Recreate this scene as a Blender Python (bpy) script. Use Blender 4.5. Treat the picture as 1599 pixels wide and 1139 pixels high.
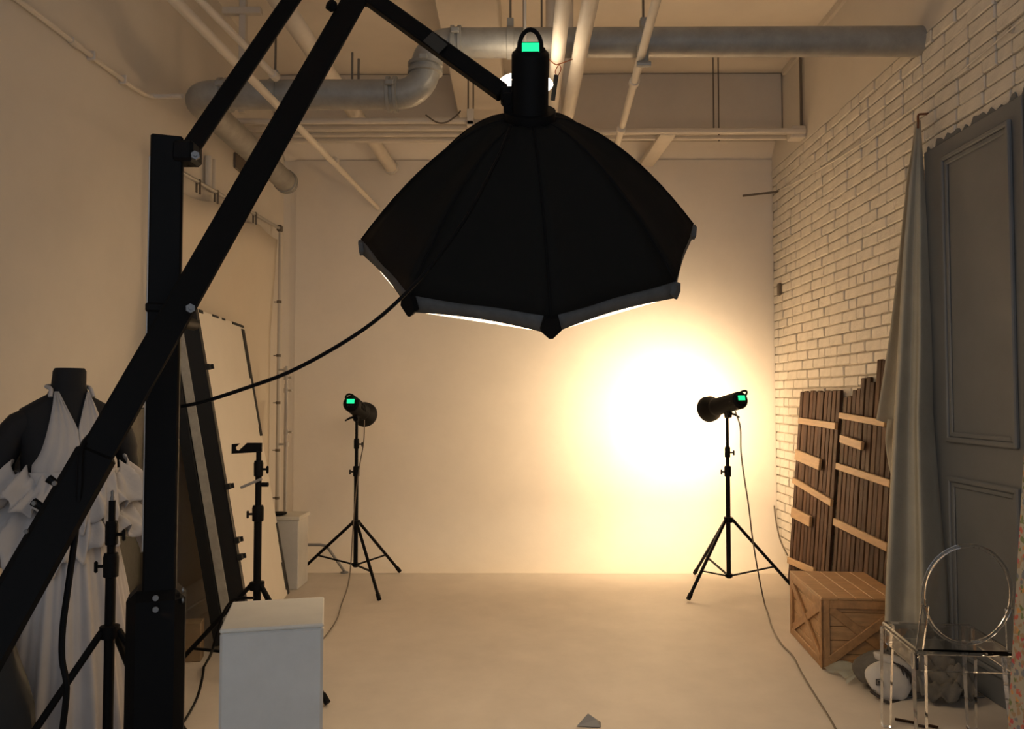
import bpy, bmesh, math, random
from mathutils import Vector, Matrix, Euler

random.seed(7)
for o in list(bpy.data.objects):
    bpy.data.objects.remove(o)
S = bpy.context.scene
COL = S.collection
PI = math.pi
V = Vector

# ------------------------------------------------------------------ camera
FPX = 1250.0
PITCH = math.atan(50.5 / FPX)
YAW = math.atan(10.5 / FPX)
CAM = V((0, 0, 1.5))
cd = bpy.data.cameras.new('camera')
cd.sensor_fit = 'HORIZONTAL'
cd.sensor_width = 36.0
cd.lens = FPX / 1599.0 * 36.0
cd.clip_start = 0.05
cam = bpy.data.objects.new('camera', cd)
COL.objects.link(cam)
cam.location = CAM
cam.rotation_euler = (PI / 2 + PITCH, 0, YAW)
S.camera = cam
RM = Euler((PITCH, 0, YAW)).to_matrix()

# ------------------------------------------------------------------ world and exposure
w = bpy.data.worlds.new('world')
S.world = w
w.use_nodes = True
bg = w.node_tree.nodes['Background']
bg.inputs[0].default_value = (0.80, 0.88, 1.0, 1)
bg.inputs[1].default_value = 0.54
S.view_settings.view_transform = 'Standard'
S.view_settings.look = 'None'
S.view_settings.gamma = 1.0
S.view_settings.use_curve_mapping = False
S.view_settings.exposure = 0.42
WARM = (1.0, 0.74, 0.46)
STROBE_BEAMS = ((7000.0, 29), (138.0, 170))    # modelling lamp in its reflector: hot centre and wide spill (watts, cone)
SOFT_E = 3.8           # diffuser of the octagonal softbox
PENDANT_E = 9.0       # pendant ceiling lamp


def ray(px, py):
    return RM @ V(((px - 799.5) / FPX, 1.0, (569.5 - py) / FPX))


def Wy(px, py, y):
    r = ray(px, py)
    return CAM + r * (y / r.y)


def Wx(px, py, x):
    r = ray(px, py)
    return CAM + r * (x / r.x)


def Wz(px, py, z):
    r = ray(px, py)
    return CAM + r * ((z - CAM.z) / r.z)


def Wpl(px, py, p0, n):
    r = ray(px, py)
    return CAM + r * ((V(p0) - CAM).dot(n) / r.dot(n))


# ------------------------------------------------------------------ materials
MATS = {}


def mat(name, col, rough=0.6, metal=0.0, var=0.0, scale=6.0, bump=0.0, bscale=40.0, trans=0.0,
        emit=None, es=0.0, spec=0.5, stretch=None, sheen=0.0, alpha=1.0, dark=None):
    if name in MATS:
        return MATS[name]
    m = bpy.data.materials.new(name)
    m.use_nodes = True
    nt = m.node_tree
    b = nt.nodes['Principled BSDF']
    b.inputs['Base Color'].default_value = (*col, 1)
    b.inputs['Roughness'].default_value = rough
    b.inputs['Metallic'].default_value = metal
    b.inputs['Specular IOR Level'].default_value = spec
    if trans:
        b.inputs['Transmission Weight'].default_value = trans
    if sheen:
        b.inputs['Sheen Weight'].default_value = sheen
    if alpha < 1:
        b.inputs['Alpha'].default_value = alpha
    if emit:
        b.inputs['Emission Color'].default_value = (*emit, 1)
        b.inputs['Emission Strength'].default_value = es
    if var or bump:
        tc = nt.nodes.new('ShaderNodeTexCoord')
        mp = nt.nodes.new('ShaderNodeMapping')
        if stretch:
            mp.inputs['Scale'].default_value = stretch
        nt.links.new(tc.outputs['Object'], mp.inputs[0])
    if var:
        n = nt.nodes.new('ShaderNodeTexNoise')
        n.inputs['Scale'].default_value = scale
        n.inputs['Detail'].default_value = 6
        n.inputs['Roughness'].default_value = 0.65
        nt.links.new(mp.outputs[0], n.inputs['Vector'])
        r = nt.nodes.new('ShaderNodeValToRGB')
        r.color_ramp.elements[0].position = 0.3
        r.color_ramp.elements[1].position = 0.7
        d = dark if dark else tuple(c * (1 - var) for c in col)
        r.color_ramp.elements[0].color = (*d, 1)
        r.color_ramp.elements[1].color = (*[min(1, c * (1 + var * 0.4)) for c in col], 1)
        nt.links.new(n.outputs['Fac'], r.inputs[0])
        nt.links.new(r.outputs[0], b.inputs['Base Color'])
    if bump:
        n2 = nt.nodes.new('ShaderNodeTexNoise')
        n2.inputs['Scale'].default_value = bscale
        n2.inputs['Detail'].default_value = 4
        nt.links.new(mp.outputs[0], n2.inputs['Vector'])
        bp = nt.nodes.new('ShaderNodeBump')
        bp.inputs['Strength'].default_value = bump
        bp.inputs['Distance'].default_value = 0.01
        nt.links.new(n2.outputs['Fac'], bp.inputs['Height'])
        nt.links.new(bp.outputs[0], b.inputs['Normal'])
    MATS[name] = m
    return m


M_cyc = mat('painted_cove', (0.86, 0.775, 0.665), 0.75, var=0.05, scale=2.2, bump=0.05, bscale=60)
M_floor = mat('painted_floor', (0.635, 0.565, 0.48), 0.6, var=0.10, scale=3.0, bump=0.05, bscale=50)  # darker than the cove, standing for the tonal step light makes at the toe
M_wall = mat('painted_wall', (0.70, 0.64, 0.555), 0.8, var=0.06, scale=1.6, bump=0.06, bscale=45)
M_ceil = mat('painted_ceiling', (0.82, 0.735, 0.62), 0.85, var=0.06, scale=2.0)
M_beam = mat('painted_beam', (0.66, 0.59, 0.50), 0.85, var=0.07, scale=3)
M_brick = mat('painted_brick', (0.76, 0.70, 0.61), 0.75, var=0.12, scale=9, bump=0.35, bscale=70)
M_mortar = mat('painted_mortar', (0.57, 0.50, 0.41), 0.9, var=0.3, scale=20, bump=0.3, bscale=80)
M_black = mat('black_paint', (0.005, 0.005, 0.0055), 0.55, spec=0.10)
M_blackm = mat('black_matte', (0.006, 0.006, 0.0065), 0.75, spec=0.10)
M_fabric = mat('black_softbox_fabric', (0.0105, 0.0103, 0.0095), 0.85, spec=0.10, bump=0.2, bscale=9)
M_lip = mat('grey_velcro', (0.095, 0.10, 0.105), 0.8, var=0.25, scale=20)
M_steel = mat('steel_bolt', (0.22, 0.22, 0.22), 0.5, 0.9)
M_alu = mat('dull_aluminium', (0.55, 0.52, 0.48), 0.42, 0.85)
M_green = mat('green_display', (0.02, 0.2, 0.1), 0.3, emit=(0.01, 1.0, 0.30), es=1.0)
M_red = mat('red_trim', (0.35, 0.02, 0.02), 0.5)
M_diff = mat('softbox_diffuser', (0.8, 0.75, 0.7), 0.8, emit=(1.0, 0.76, 0.49), es=SOFT_E)
M_lamp = mat('lamp_glow', (0.9, 0.9, 0.9), 0.5, emit=(1.0, 0.80, 0.56), es=PENDANT_E)
M_bulb = mat('strobe_bulb', (0.9, 0.9, 0.9), 0.5, emit=WARM, es=40.0)
M_bulboff = mat('strobe_bulb_off', (0.7, 0.65, 0.55), 0.3)
M_armtape = mat('dark_arm_tape', (0.03, 0.027, 0.022), 0.7)
M_reflin = mat('reflector_silver', (0.7, 0.7, 0.7), 0.3, 1.0)
M_galv = mat('galvanised_pipe', (0.34, 0.325, 0.295), 0.5, 0.25, var=0.22, scale=9, bump=0.1, bscale=90)
M_pipe = mat('cream_painted_pipe', (0.68, 0.61, 0.52), 0.6, var=0.08, scale=6)
M_rod = mat('threaded_rod', (0.16, 0.13, 0.10), 0.6, 0.4)
M_plinthshade = mat('plinth_grey_shaded', (0.64, 0.62, 0.575), 0.7, var=0.10, scale=5, bump=0.06, bscale=60)  # plinth grey, also used as shade on the far plinth's sides
M_plinthlit = mat('plinth_lit_top', (0.70, 0.66, 0.58), 0.7, var=0.08, scale=5)  # paler, warmer copy of the plinth colour for tops that catch the light
M_whiteboard = mat('white_foam_board', (0.80, 0.74, 0.64), 0.75, var=0.04, scale=3)
M_boardedge = mat('grey_foam_edge', (0.42, 0.39, 0.33), 0.85, var=0.25, scale=14)
M_tape = mat('black_tape', (0.012, 0.012, 0.012), 0.6, spec=0.3)
M_cloth = mat('white_backdrop_cloth', (0.70, 0.62, 0.50), 0.9, var=0.04, scale=2)
M_form = mat('charcoal_dress_form', (0.018, 0.018, 0.020), 0.75, spec=0.2, var=0.1)
M_dress = mat('white_chiffon', (0.50, 0.465, 0.45), 0.85, var=0.08, scale=8, sheen=0.2)
M_darkwood = mat('dark_brown_wood', (0.042, 0.018, 0.008), 0.8, spec=0.15, var=0.5, scale=7, bump=0.3, bscale=25, stretch=(6, 6, 0.6))
M_darkwood2 = mat('mid_brown_wood', (0.066, 0.030, 0.0135), 0.8, spec=0.15, var=0.5, scale=7, bump=0.3, bscale=25, stretch=(6, 6, 0.6))
M_batten = mat('pale_pine', (0.46, 0.285, 0.14), 0.6, var=0.22, scale=7, bump=0.15, stretch=(8, 1, 8))
M_pine = mat('crate_pine', (0.46, 0.26, 0.115), 0.55, var=0.32, scale=6, bump=0.15, stretch=(1, 9, 9))
M_pine2 = mat('crate_pine_frame', (0.40, 0.215, 0.09), 0.55, var=0.32, scale=6, bump=0.15, stretch=(4, 4, 4))
M_canvas = mat('grey_canvas', (0.43, 0.385, 0.30), 0.95, var=0.14, scale=4, bump=0.15, bscale=110)
M_door = mat('grey_door_paint', (0.155, 0.162, 0.170), 0.7, var=0.10, scale=3)
M_acrylic = mat('clear_acrylic', (0.93, 0.92, 0.91), 0.03, trans=1.0)
MATS['clear_acrylic'].node_tree.nodes['Principled BSDF'].inputs['IOR'].default_value = 1.35
M_greycloth = mat('dark_grey_clothing', (0.15, 0.135, 0.115), 0.95, var=0.35, scale=7, bump=0.3, bscale=30)
M_cap = mat('white_vinyl', (0.62, 0.57, 0.51), 0.55, var=0.08)
M_print = mat('dark_print', (0.03, 0.022, 0.02), 0.7)
M_plastic = mat('cloudy_plastic_film', (0.50, 0.52, 0.44), 0.4, alpha=0.55)
M_olive = mat('dark_olive_wrap', (0.024, 0.022, 0.017), 0.45, var=0.3, scale=5, bump=0.4, bscale=12)
M_bag = mat('dark_nylon', (0.018, 0.018, 0.018), 0.7, var=0.3, scale=6, bump=0.4, bscale=10)
M_wire = mat('rusty_wire', (0.20, 0.07, 0.03), 0.6, 0.3)
M_cream = mat('cream_laminate', (0.60, 0.51, 0.38), 0.5, var=0.05)
M_greenedge = mat('green_glass_edge', (0.06, 0.12, 0.09), 0.2)
M_rubber = mat('grey_rubber', (0.25, 0.24, 0.23), 0.7)
M_brown = mat('brown_card', (0.26, 0.18, 0.10), 0.8, var=0.2)


def floral():
    m = bpy.data.materials.new('floral_paper')
    m.use_nodes = True
    nt = m.node_tree
    b = nt.nodes['Principled BSDF']
    b.inputs['Roughness'].default_value = 0.6
    tc = nt.nodes.new('ShaderNodeTexCoord')
    vo = nt.nodes.new('ShaderNodeTexVoronoi')
    vo.inputs['Scale'].default_value = 42
    r1 = nt.nodes.new('ShaderNodeValToRGB')
    r1.color_ramp.interpolation = 'CONSTANT'
    cs = [(0, (0.45, 0.10, 0.07)), (0.2, (0.12, 0.16, 0.06)), (0.35, (0.50, 0.25, 0.08)),
          (0.5, (0.14, 0.16, 0.20)), (0.65, (0.40, 0.06, 0.07)), (0.8, (0.30, 0.20, 0.12))]
    r1.color_ramp.elements[0].color = (*cs[0][1], 1)
    r1.color_ramp.elements[1].position = cs[1][0]
    r1.color_ramp.elements[1].color = (*cs[1][1], 1)
    for p, c in cs[2:]:
        e = r1.color_ramp.elements.new(p)
        e.color = (*c, 1)
    sp = nt.nodes.new('ShaderNodeSeparateColor')
    r2 = nt.nodes.new('ShaderNodeValToRGB')
    r2.color_ramp.elements[0].position = 0.42
    r2.color_ramp.elements[1].position = 0.5
    mx = nt.nodes.new('ShaderNodeMix')
    mx.data_type = 'RGBA'
    nz = nt.nodes.new('ShaderNodeTexNoise')
    nz.inputs['Scale'].default_value = 60
    va = nt.nodes.new('ShaderNodeVectorMath')
    va.operation = 'MULTIPLY_ADD'
    va.inputs[1].default_value = (.03, .03, .03)
    nt.links.new(tc.outputs['Object'], nz.inputs['Vector'])
    nt.links.new(nz.outputs['Color'], va.inputs[0])
    nt.links.new(tc.outputs['Object'], va.inputs[2])
    nt.links.new(va.outputs[0], vo.inputs['Vector'])
    nt.links.new(vo.outputs['Color'], sp.inputs[0])
    nt.links.new(sp.outputs[0], r1.inputs[0])
    nt.links.new(vo.outputs['Distance'], r2.inputs[0])
    nt.links.new(r2.outputs[0], mx.inputs['Factor'])
    nt.links.new(r1.outputs[0], mx.inputs['A'])
    mx.inputs['B'].default_value = (0.34, 0.31, 0.26, 1)
    nt.links.new(mx.outputs['Result'], b.inputs['Base Color'])
    return m


M_floral = floral()


# ------------------------------------------------------------------ mesh helpers
def frame_from(d, up=V((0, 0, 1))):
    d = d.normalized()
    if abs(d.dot(up)) > 0.97:
        up = V((0, 1, 0)) if abs(d.y) < 0.9 else V((1, 0, 0))
    x = up.cross(d).normalized()      # side
    z = d.cross(x).normalized()       # up-ish
    return x, d, z                    # local X side, Y along, Z up


class MB:
    def __init__(self):
        self.v = []
        self.f = []

    def add(self, vs, fs):
        o = len(self.v)
        self.v += [V(p) for p in vs]
        self.f += [[i + o for i in f] for f in fs]
        return self

    def box(self, c, size, rot=None, bev=0.0):
        c = V(c)
        sx, sy, sz = [s / 2 for s in size]
        R = rot if rot is not None else Matrix.Identity(3)
        if bev <= 0:
            vs = [c + R @ V((x * sx, y * sy, z * sz)) for x in (-1, 1) for y in (-1, 1) for z in (-1, 1)]
            fs = [(0, 1, 3, 2), (4, 6, 7, 5), (0, 4, 5, 1), (2, 3, 7, 6), (0, 2, 6, 4), (1, 5, 7, 3)]
            return self.add(vs, fs)
        bm = bmesh.new()
        bmesh.ops.create_cube(bm, size=1.0)
        for p in bm.verts:
            p.co = V((p.co.x * sx * 2, p.co.y * sy * 2, p.co.z * sz * 2))
        bmesh.ops.bevel(bm, geom=list(bm.edges), offset=min(bev, 0.45 * 2 * min(sx, sy, sz)), segments=1, affect='EDGES')
        bm.verts.index_update()
        self.add([c + R @ p.co for p in bm.verts], [[p.index for p in f.verts] for f in bm.faces])
        bm.free()
        return self

    def bar(self, p0, p1, w, h, up=V((0, 0, 1)), bev=0.0):
        p0, p1 = V(p0), V(p1)
        x, y, z = frame_from(p1 - p0, V(up))
        R = Matrix((x, y, z)).transposed()
        return self.box((p0 + p1) / 2, (w, (p1 - p0).length, h), R, bev)

    def tube(self, pts, r, n=10, caps=True):
        pts = [V(p) for p in pts]
        rs = r if isinstance(r, (list, tuple)) else [r] * len(pts)
        d = (pts[1] - pts[0]).normalized()
        x, _, z = frame_from(d)
        vs, fs = [], []
        for i, p in enumerate(pts):
            if i == 0:
                t = pts[1] - pts[0]
            elif i == len(pts) - 1:
                t = pts[-1] - pts[-2]
            else:
                t = (pts[i + 1] - pts[i]).normalized() + (pts[i] - pts[i - 1]).normalized()
            t = t.normalized() if t.length > 1e-9 else d
            q = d.rotation_difference(t)
            x = q @ x
            z = q @ z
            d = t
            for k in range(n):
                a = 2 * PI * k / n
                vs.append(p + (x * math.cos(a) + z * math.sin(a)) * rs[i])
        for i in range(len(pts) - 1):
            for k in range(n):
                a, b = i * n + k, i * n + (k + 1) % n
                fs.append((a, b, b + n, a + n))
        if caps:
            fs.append(list(range(n))[::-1])
            fs.append([(len(pts) - 1) * n + k for k in range(n)])
        return self.add(vs, fs)

    def lathe(self, prof, n=20, M=None, caps=True):
        """prof: (r, h) pairs turned about local Z, M a 4x4"""
        M = M if M is not None else Matrix.Identity(4)
        vs, fs = [], []
        for r, h in prof:
            for k in range(n):
                a = 2 * PI * k / n
                vs.append(M @ V((r * math.cos(a), r * math.sin(a), h)))
        for i in range(len(prof) - 1):
            for k in range(n):
                a, b = i * n + k, i * n + (k + 1) % n
                fs.append((a, b, b + n, a + n))
        if caps:
            fs.append(list(range(n))[::-1])
            fs.append([(len(prof) - 1) * n + k for k in range(n)])
        return self.add(vs, fs)

    def prism(self, poly, M, th):
        """poly: 2-D outline in local XY, extruded from 0 to th along local Z"""
        n = len(poly)
        vs = [M @ V((x, y, 0)) for x, y in poly] + [M @ V((x, y, th)) for x, y in poly]
        fs = [list(range(n))[::-1], list(range(n, 2 * n))]
        fs += [(i, (i + 1) % n, (i + 1) % n + n, i + n) for i in range(n)]
        return self.add(vs, fs)

    def grid(self, fn, nu, nv, wrap=False):
        vs = [fn(i / (nu if wrap else nu - 1), j / (nv - 1)) for j in range(nv) for i in range(nu)]
        fs = []
        for j in range(nv - 1):
            for i in range(nu if wrap else nu - 1):
                a, b = j * nu + i, j * nu + (i + 1) % nu
                fs.append((a, b, b + nu, a + nu))
        return self.add(vs, fs)

    def mesh(self, name, inv=None, smooth=35):
        me = bpy.data.meshes.new(name)
        vs = self.v if inv is None else [inv @ p for p in self.v]
        me.from_pydata([tuple(p) for p in vs], [], self.f)
        bm = bmesh.new()
        bm.from_mesh(me)
        bmesh.ops.recalc_face_normals(bm, faces=bm.faces)
        bm.to_mesh(me)
        bm.free()
        if smooth:
            me.polygons.foreach_set('use_smooth', [True] * len(me.polygons))
            me.set_sharp_from_angle(angle=math.radians(smooth))
        me.update()
        return me


ROOTM = {}


def root_of(o):
    while o.parent:
        o = o.parent
    return o


def tag(o, label, cat=None, group=None, kind=None):
    o['label'] = label
    if cat:
        o['category'] = cat
    if group:
        o['group'] = group
    if kind:
        o['kind'] = kind
    return o


def thing(name, label, cat, loc=(0, 0, 0), rot=(0, 0, 0), group=None, kind=None):
    o = bpy.data.objects.new(name, None)
    o.empty_display_size = 0.1
    COL.objects.link(o)
    o.location = loc
    o.rotation_euler = rot
    ROOTM[o.name] = Matrix.Translation(V(loc)) @ Euler(rot).to_matrix().to_4x4()
    return tag(o, label, cat, group, kind)


def part(name, mb, m, parent, world=True, smooth=35, label=None, solid=0, kind=None):
    """a mesh child; world=True: the builder's points are world points"""
    r = root_of(parent)
    inv = ROOTM[r.name].inverted() if world else None
    me = mb.mesh(name, inv, smooth)
    me.materials.append(m)
    o = bpy.data.objects.new(name, me)
    COL.objects.link(o)
    o.parent = parent
    if label:
        o['label'] = label
    if kind:
        o['kind'] = kind
    if solid:
        md = o.modifiers.new('thickness', 'SOLIDIFY')
        md.thickness = solid
        md.offset = 0
    return o


def single(name, mb, m, label, cat=None, group=None, kind=None, smooth=35, solid=0):
    """a thing that is one mesh, its origin at the middle of its base"""
    xs = [p.x for p in mb.v]
    ys = [p.y for p in mb.v]
    zs = [p.z for p in mb.v]
    c = V(((min(xs) + max(xs)) / 2, (min(ys) + max(ys)) / 2, min(zs)))
    me = mb.mesh(name, Matrix.Translation(-c), smooth)
    me.materials.append(m)
    o = bpy.data.objects.new(name, me)
    COL.objects.link(o)
    o.location = c
    ROOTM[o.name] = Matrix.Translation(c)
    if solid:
        md = o.modifiers.new('thickness', 'SOLIDIFY')
        md.thickness = solid
        md.offset = 0
    return tag(o, label, cat, group, kind)


def piece(name, me, parent, M):
    """a cheap child that shares mesh data; M is its matrix in the parent's frame"""
    o = bpy.data.objects.new(name, me)
    COL.objects.link(o)
    o.parent = parent
    o.matrix_local = M
    return o


def spline(pts, n=6):
    pts = [V(p) for p in pts]
    out = []
    P = [2 * pts[0] - pts[1]] + pts + [2 * pts[-1] - pts[-2]]
    for i in range(1, len(P) - 2):
        p0, p1, p2, p3 = P[i - 1], P[i], P[i + 1], P[i + 2]
        for k in range(n):
            t = k / n
            out.append(0.5 * ((2 * p1) + (p2 - p0) * t + (2 * p0 - 5 * p1 + 4 * p2 - p3) * t * t
                              + (3 * p1 - p0 - 3 * p2 + p3) * t ** 3))
    out.append(pts[-1])
    return out


def cord(pts, n=5, zmin=.006):
    return [V((p.x, p.y, max(zmin, p.z))) for p in spline(pts, n)]


def along(d, c=(0, 0, 0)):
    """4x4 whose local Z runs along d"""
    d = V(d).normalized()
    return Matrix.Translation(V(c)) @ V((0, 0, 1)).rotation_difference(d).to_matrix().to_4x4()


# ------------------------------------------------------------------ the room
XL, XR, D, ZC = -2.20, 2.36, 7.40, 4.40
YN = -1.6
TOE, ZCYC = 6.87, 3.71
RAD = D - TOE

single('floor', MB().box(((XL + XR) / 2, (YN + D + 0.3) / 2, -0.06), (XR - XL + 0.3, D + 0.3 - YN, 0.12)), M_floor,
       'cream painted studio floor, slightly scuffed', kind='structure')
single('ceiling', MB().box(((XL + XR) / 2, (YN + D) / 2 + 0.15, ZC + 0.06), (XR - XL + 0.3, D + 0.3 - YN, 0.12)), M_ceil,
       'cream painted concrete ceiling above the pipes', kind='structure')
single('wall_left', MB().box((XL - 0.06, (YN + D) / 2 + 0.15, ZC / 2), (0.12, D + 0.3 - YN, ZC)), M_wall,
       'plain cream wall behind the white dress and boom stand', kind='structure')
# infinity cove: wall sweeping into the floor in one curve, its left end stopping short of the side wall
prof = []
NA = 18
for k in range(NA + 1):
    a = PI / 2 * k / NA
    prof.append((TOE + RAD * math.sin(a), RAD * (1 - math.cos(a)) + 0.001))
prof += [(D, 1.6), (D, 2.6), (D, ZCYC)]
back = prof + [(D + 0.06, ZCYC), (D + 0.06, -0.02), (TOE, -0.02)]
mb = MB()
xl, xr = -2.08, XR + 0.005
n = len(back)
mb.add([(xl, y, z) for y, z in back] + [(xr, y, z) for y, z in back],
       [[i, (i + 1) % n, (i + 1) % n + n, i + n] for i in range(n)] + [list(range(n))[::-1], list(range(n, 2 * n))])
wb = single('wall_back', mb, M_cyc, 'white seamless cove wall curving down into the floor', kind='structure')
mb = MB().box(((XL + XR) / 2, D + 0.13, ZC / 2), (XR - XL + 0.3, 0.13, ZC))
part('wall_core', mb, M_wall, wb)
part('wall_filler', MB().box(((XL - 2.082) / 2, D + .045, ZCYC / 2), (-2.082 - XL, .06, ZCYC)), M_cyc, wb)  # added filler, brings the recessed strip forward so it is lit like the cove
# cross beam, ledge strip and the beam that runs to the back
single('trim_1', MB().box(((XL + XR) / 2, 7.235, 4.125), (XR - XL - 0.01, 0.33, 0.545), bev=0.01), M_beam,
       'deep concrete cross beam under the ceiling at the back wall', kind='structure')
mb = MB()
pr = [(D + 0.06, ZCYC + 0.001), (D + 0.02, ZCYC + 0.001), (7.29, 3.85), (D + 0.06, 3.85)]  # slope shaped to face down, so the strip catches light and looks brighter
mb.add([(XL + 0.005, y, z) for y, z in pr] + [(XR, y, z) for y, z in pr],
       [(0, 1, 5, 4), (1, 2, 6, 5), (2, 3, 7, 6), (3, 0, 4, 7), (0, 3, 2, 1), (4, 5, 6, 7)])
single('trim_2', mb, M_cyc, 'ledge sloped to catch light along the top of the cove wall', kind='structure')
single('trim_3', MB().box((-0.33, (YN + 7.07) / 2, 4.19), (0.40, 7.07 - YN, 0.42), bev=0.008), M_beam,
       'square plastered ceiling beam running towards the back wall', kind='structure')
mb = MB().box((XR - 0.012, (YN + 7.0) / 2, 4.372), (0.03, 7.0 - YN, 0.05))
single('trim_4', mb, M_pipe, 'thin moulding where the ceiling meets the plaster over the bricks', kind='structure')
single('baseboard_left', MB().box((XL + 0.012, (YN + 6.9) / 2, 0.05), (0.02, 6.9 - YN, 0.10), bev=0.004), M_wall,
       'low pale baseboard of the plain wall', kind='structure')

# right wall: plaster above, bricks below
ZB = 3.608
mb = MB().box((XR + 0.077, (YN + D) / 2 + 0.15, ZB / 2), (0.12, D + 0.3 - YN, ZB))
wr = single('wall_right', mb, M_mortar, 'white painted brick wall with a plaster band above', kind='structure')
part('plaster_band', MB().box((XR + 0.065, (YN + D) / 2 + 0.15, (ZB + ZC) / 2), (0.13, D + 0.3 - YN, ZC - ZB), bev=0.004), M_wall, wr)


def brick_mesh(seed):
    rnd = random.Random(seed)
    bm = bmesh.new()
    bmesh.ops.create_cube(bm, size=1.0)
    for p in bm.verts:
        p.co = V((p.co.x * 0.03, p.co.y * 0.232, p.co.z * 0.069))
    bmesh.ops.bevel(bm, geom=list(bm.edges), offset=0.006, segments=1, affect='EDGES')
    for p in bm.verts:
        p.co += V((rnd.uniform(-.0015, .0015), rnd.uniform(-.003, .003), rnd.uniform(-.0025, .0025)))
    me = bpy.data.meshes.new('brick')
    bm.to_mesh(me)
    bm.free()
    me.materials.append(M_brick)
    return me


BR = [brick_mesh(i) for i in range(6)]
DY0, DY1, DZ = 2.74, 4.57, 2.90     # the grey doors on that wall
bricks = []
CH = 0.0783
row = 0
z = 0.004
while z + CH < ZB + 0.001:
    y = D - 0.002 - random.choice((0.0, 0.06, 0.12)) * (row % 2) - 0.002
    if row % 2:
        y = D - 0.004 - 0.118
        bricks.append((D - 0.004 - 0.057, z + CH / 2, 0.108))
    while y > 1.9:
        L = random.choice((0.232, 0.232, 0.232, 0.222, 0.24, 0.112))
        yc = y - L / 2 - 0.005
        if not (DY0 < yc < DY1 - 0.03 and z + CH / 2 < DZ - 0.03):
            bricks.append((yc, z + CH / 2, L))
        y -= L + 0.0095
    z += CH
    row += 1


def px_of(p):
    q = RM.transposed() @ (V(p) - CAM)
    return (799.5 + FPX * q.x / q.y, 569.5 - FPX * q.z / q.y)


def seen(yc, zc):
    u, v = px_of((XR, yc, zc))
    if not (-5 < u < 1595 and 0 < v < 1139):
        return False
    if 1372 < u < 1470 and v > 260:
        return False
    if 1238 < u < 1400 and v > 615:
        return False
    return True


vis = sorted([b for b in bricks if seen(b[0], b[1])], key=lambda b: -b[2] / b[0] ** 2.2)
big = set(id(b) for b in vis[:300])
off = root_of(wr).location
rest = MB()
for i, b in enumerate(bricks):
    me = BR[i % 6]
    push = random.uniform(-0.006, 0.005)
    M = Matrix.Translation(V((XR + 0.014 + push, b[0], b[1]))) @ Matrix.Rotation(random.uniform(-.012, .012), 4, 'X') \
        @ Matrix.Diagonal((1, b[2] / 0.232, random.uniform(0.96, 1.02), 1))
    if id(b) in big:
        piece('brick', me, wr, Matrix.Translation(-off) @ M)
    else:
        rest.add([M @ p.co for p in me.vertices], [list(p.vertices) for p in me.polygons])
part('bricks', rest, M_brick, wr, smooth=0, kind='stuff')

# grey panelled double door with its ragged paint edge
dr = thing('door_1', 'tall dark grey panelled door painted up to a ragged edge on the bricks', None, (XR, 3.66, 0), kind='structure')
for (ya, yb) in ((3.675, 4.57), (2.74, 3.665)):
    lf = part('leaf', MB().box((XR - 0.005, (ya + yb) / 2, DZ / 2 + 0.002), (0.05, yb - ya, DZ), bev=0.004), M_door, dr)
    pa, pb = ya + 0.09, yb - 0.215
    for (za, zb) in ((1.27, 2.80), (0.16, 1.06)):
        mb = MB()
        for k, (g, t) in enumerate(((0.0, 0.022), (0.028, 0.012))):
            for (c, s) in ((((pa + pb) / 2, za + g), (pb - pa - 2 * g, 0.028)), (((pa + pb) / 2, zb - g), (pb - pa - 2 * g, 0.028)),
                           ((pa + g, (za + zb) / 2), (0.028, zb - za - 2 * g + .028)), ((pb - g, (za + zb) / 2), (0.028, zb - za - 2 * g + .028))):
                mb.box((XR - 0.03 - t / 2 + 0.001, c[0], c[1]), (t, s[0], s[1]), bev=0.006)
        part('moulding', mb, M_door, lf)
mb = MB()
poly = [(DY1 + 0.02, DZ - 0.06)]
yy = DY1 + 0.015
while yy > 3.5:
    poly.append((yy, DZ + random.uniform(-0.01, 0.055)))
    yy -= random.uniform(0.012, 0.045)
poly.append((yy, DZ - 0.06))
mb.prism(poly, Matrix(((0, 0, -1, XR + 0.002), (1, 0, 0, 0), (0, 1, 0, 0), (0, 0, 0, 1))), 0.012)
part('paint_edge', mb, M_door, dr, smooth=0)
part('paint_edge', MB().box((XR - 0.006, DY1 + 0.012, 1.43), (0.012, 0.03, 2.86)), M_door, dr)

# small fittings on that wall
p = Wx(1213, 303, XR)
mb = MB().tube([V((XR + 0.01, 7.2, p.z + .02)), V((XR - .03, 7.2, p.z)), Wy(1160, 306, 7.2)], 0.010, 8)
single('wall_peg', mb, M_rod, 'thin rusty bar sticking out of the brick corner', 'peg')
p = Wx(1219, 452, XR)
single('wall_clip', MB().box((XR - 0.012, p.y, p.z), (0.024, 0.06, 0.11), bev=0.004), M_rod,
       'small dark clip on the bricks near the cove corner', 'clip')
p0, p1 = Wx(1216, 298, XR - 0.008), Wx(1425, 170, XR - 0.008)
pts = [p0.lerp(p1, t / 8) + V((0, 0, -0.03 * math.sin(PI * t / 8))) for t in range(9)]
pts += [Wx(1500, 112, XR - .008), Wx(1599, 28, XR - .008)]
single('wall_wire', MB().tube(spline(pts, 3), 0.005, 6), M_brick, 'thin white wire pinned along the upper brick courses', 'wire')
p = Wx(1580, 46, XR)
single('wall_anchor', MB().lathe([(.02, 0), (.02, .012), (.012, .012), (.012, .004)], 6, along((-1, 0, 0), (XR + .003, p.y, p.z))), M_mortar,
       'small hexagonal anchor set in the upper bricks', 'anchor')
# edge cable at the foot of the cove
pts = [Wy(1209, 790, 7.36), Wy(1212, 815, 7.3), Wy(1219, 845, 7.15), Wy(1230, 868, 7.0)]
single('cove_cord', MB().tube(spline(pts, 4), 0.007, 6), M_rod, 'thin dark cord down the curved end of the cove beside the bricks', 'cord')


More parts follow.
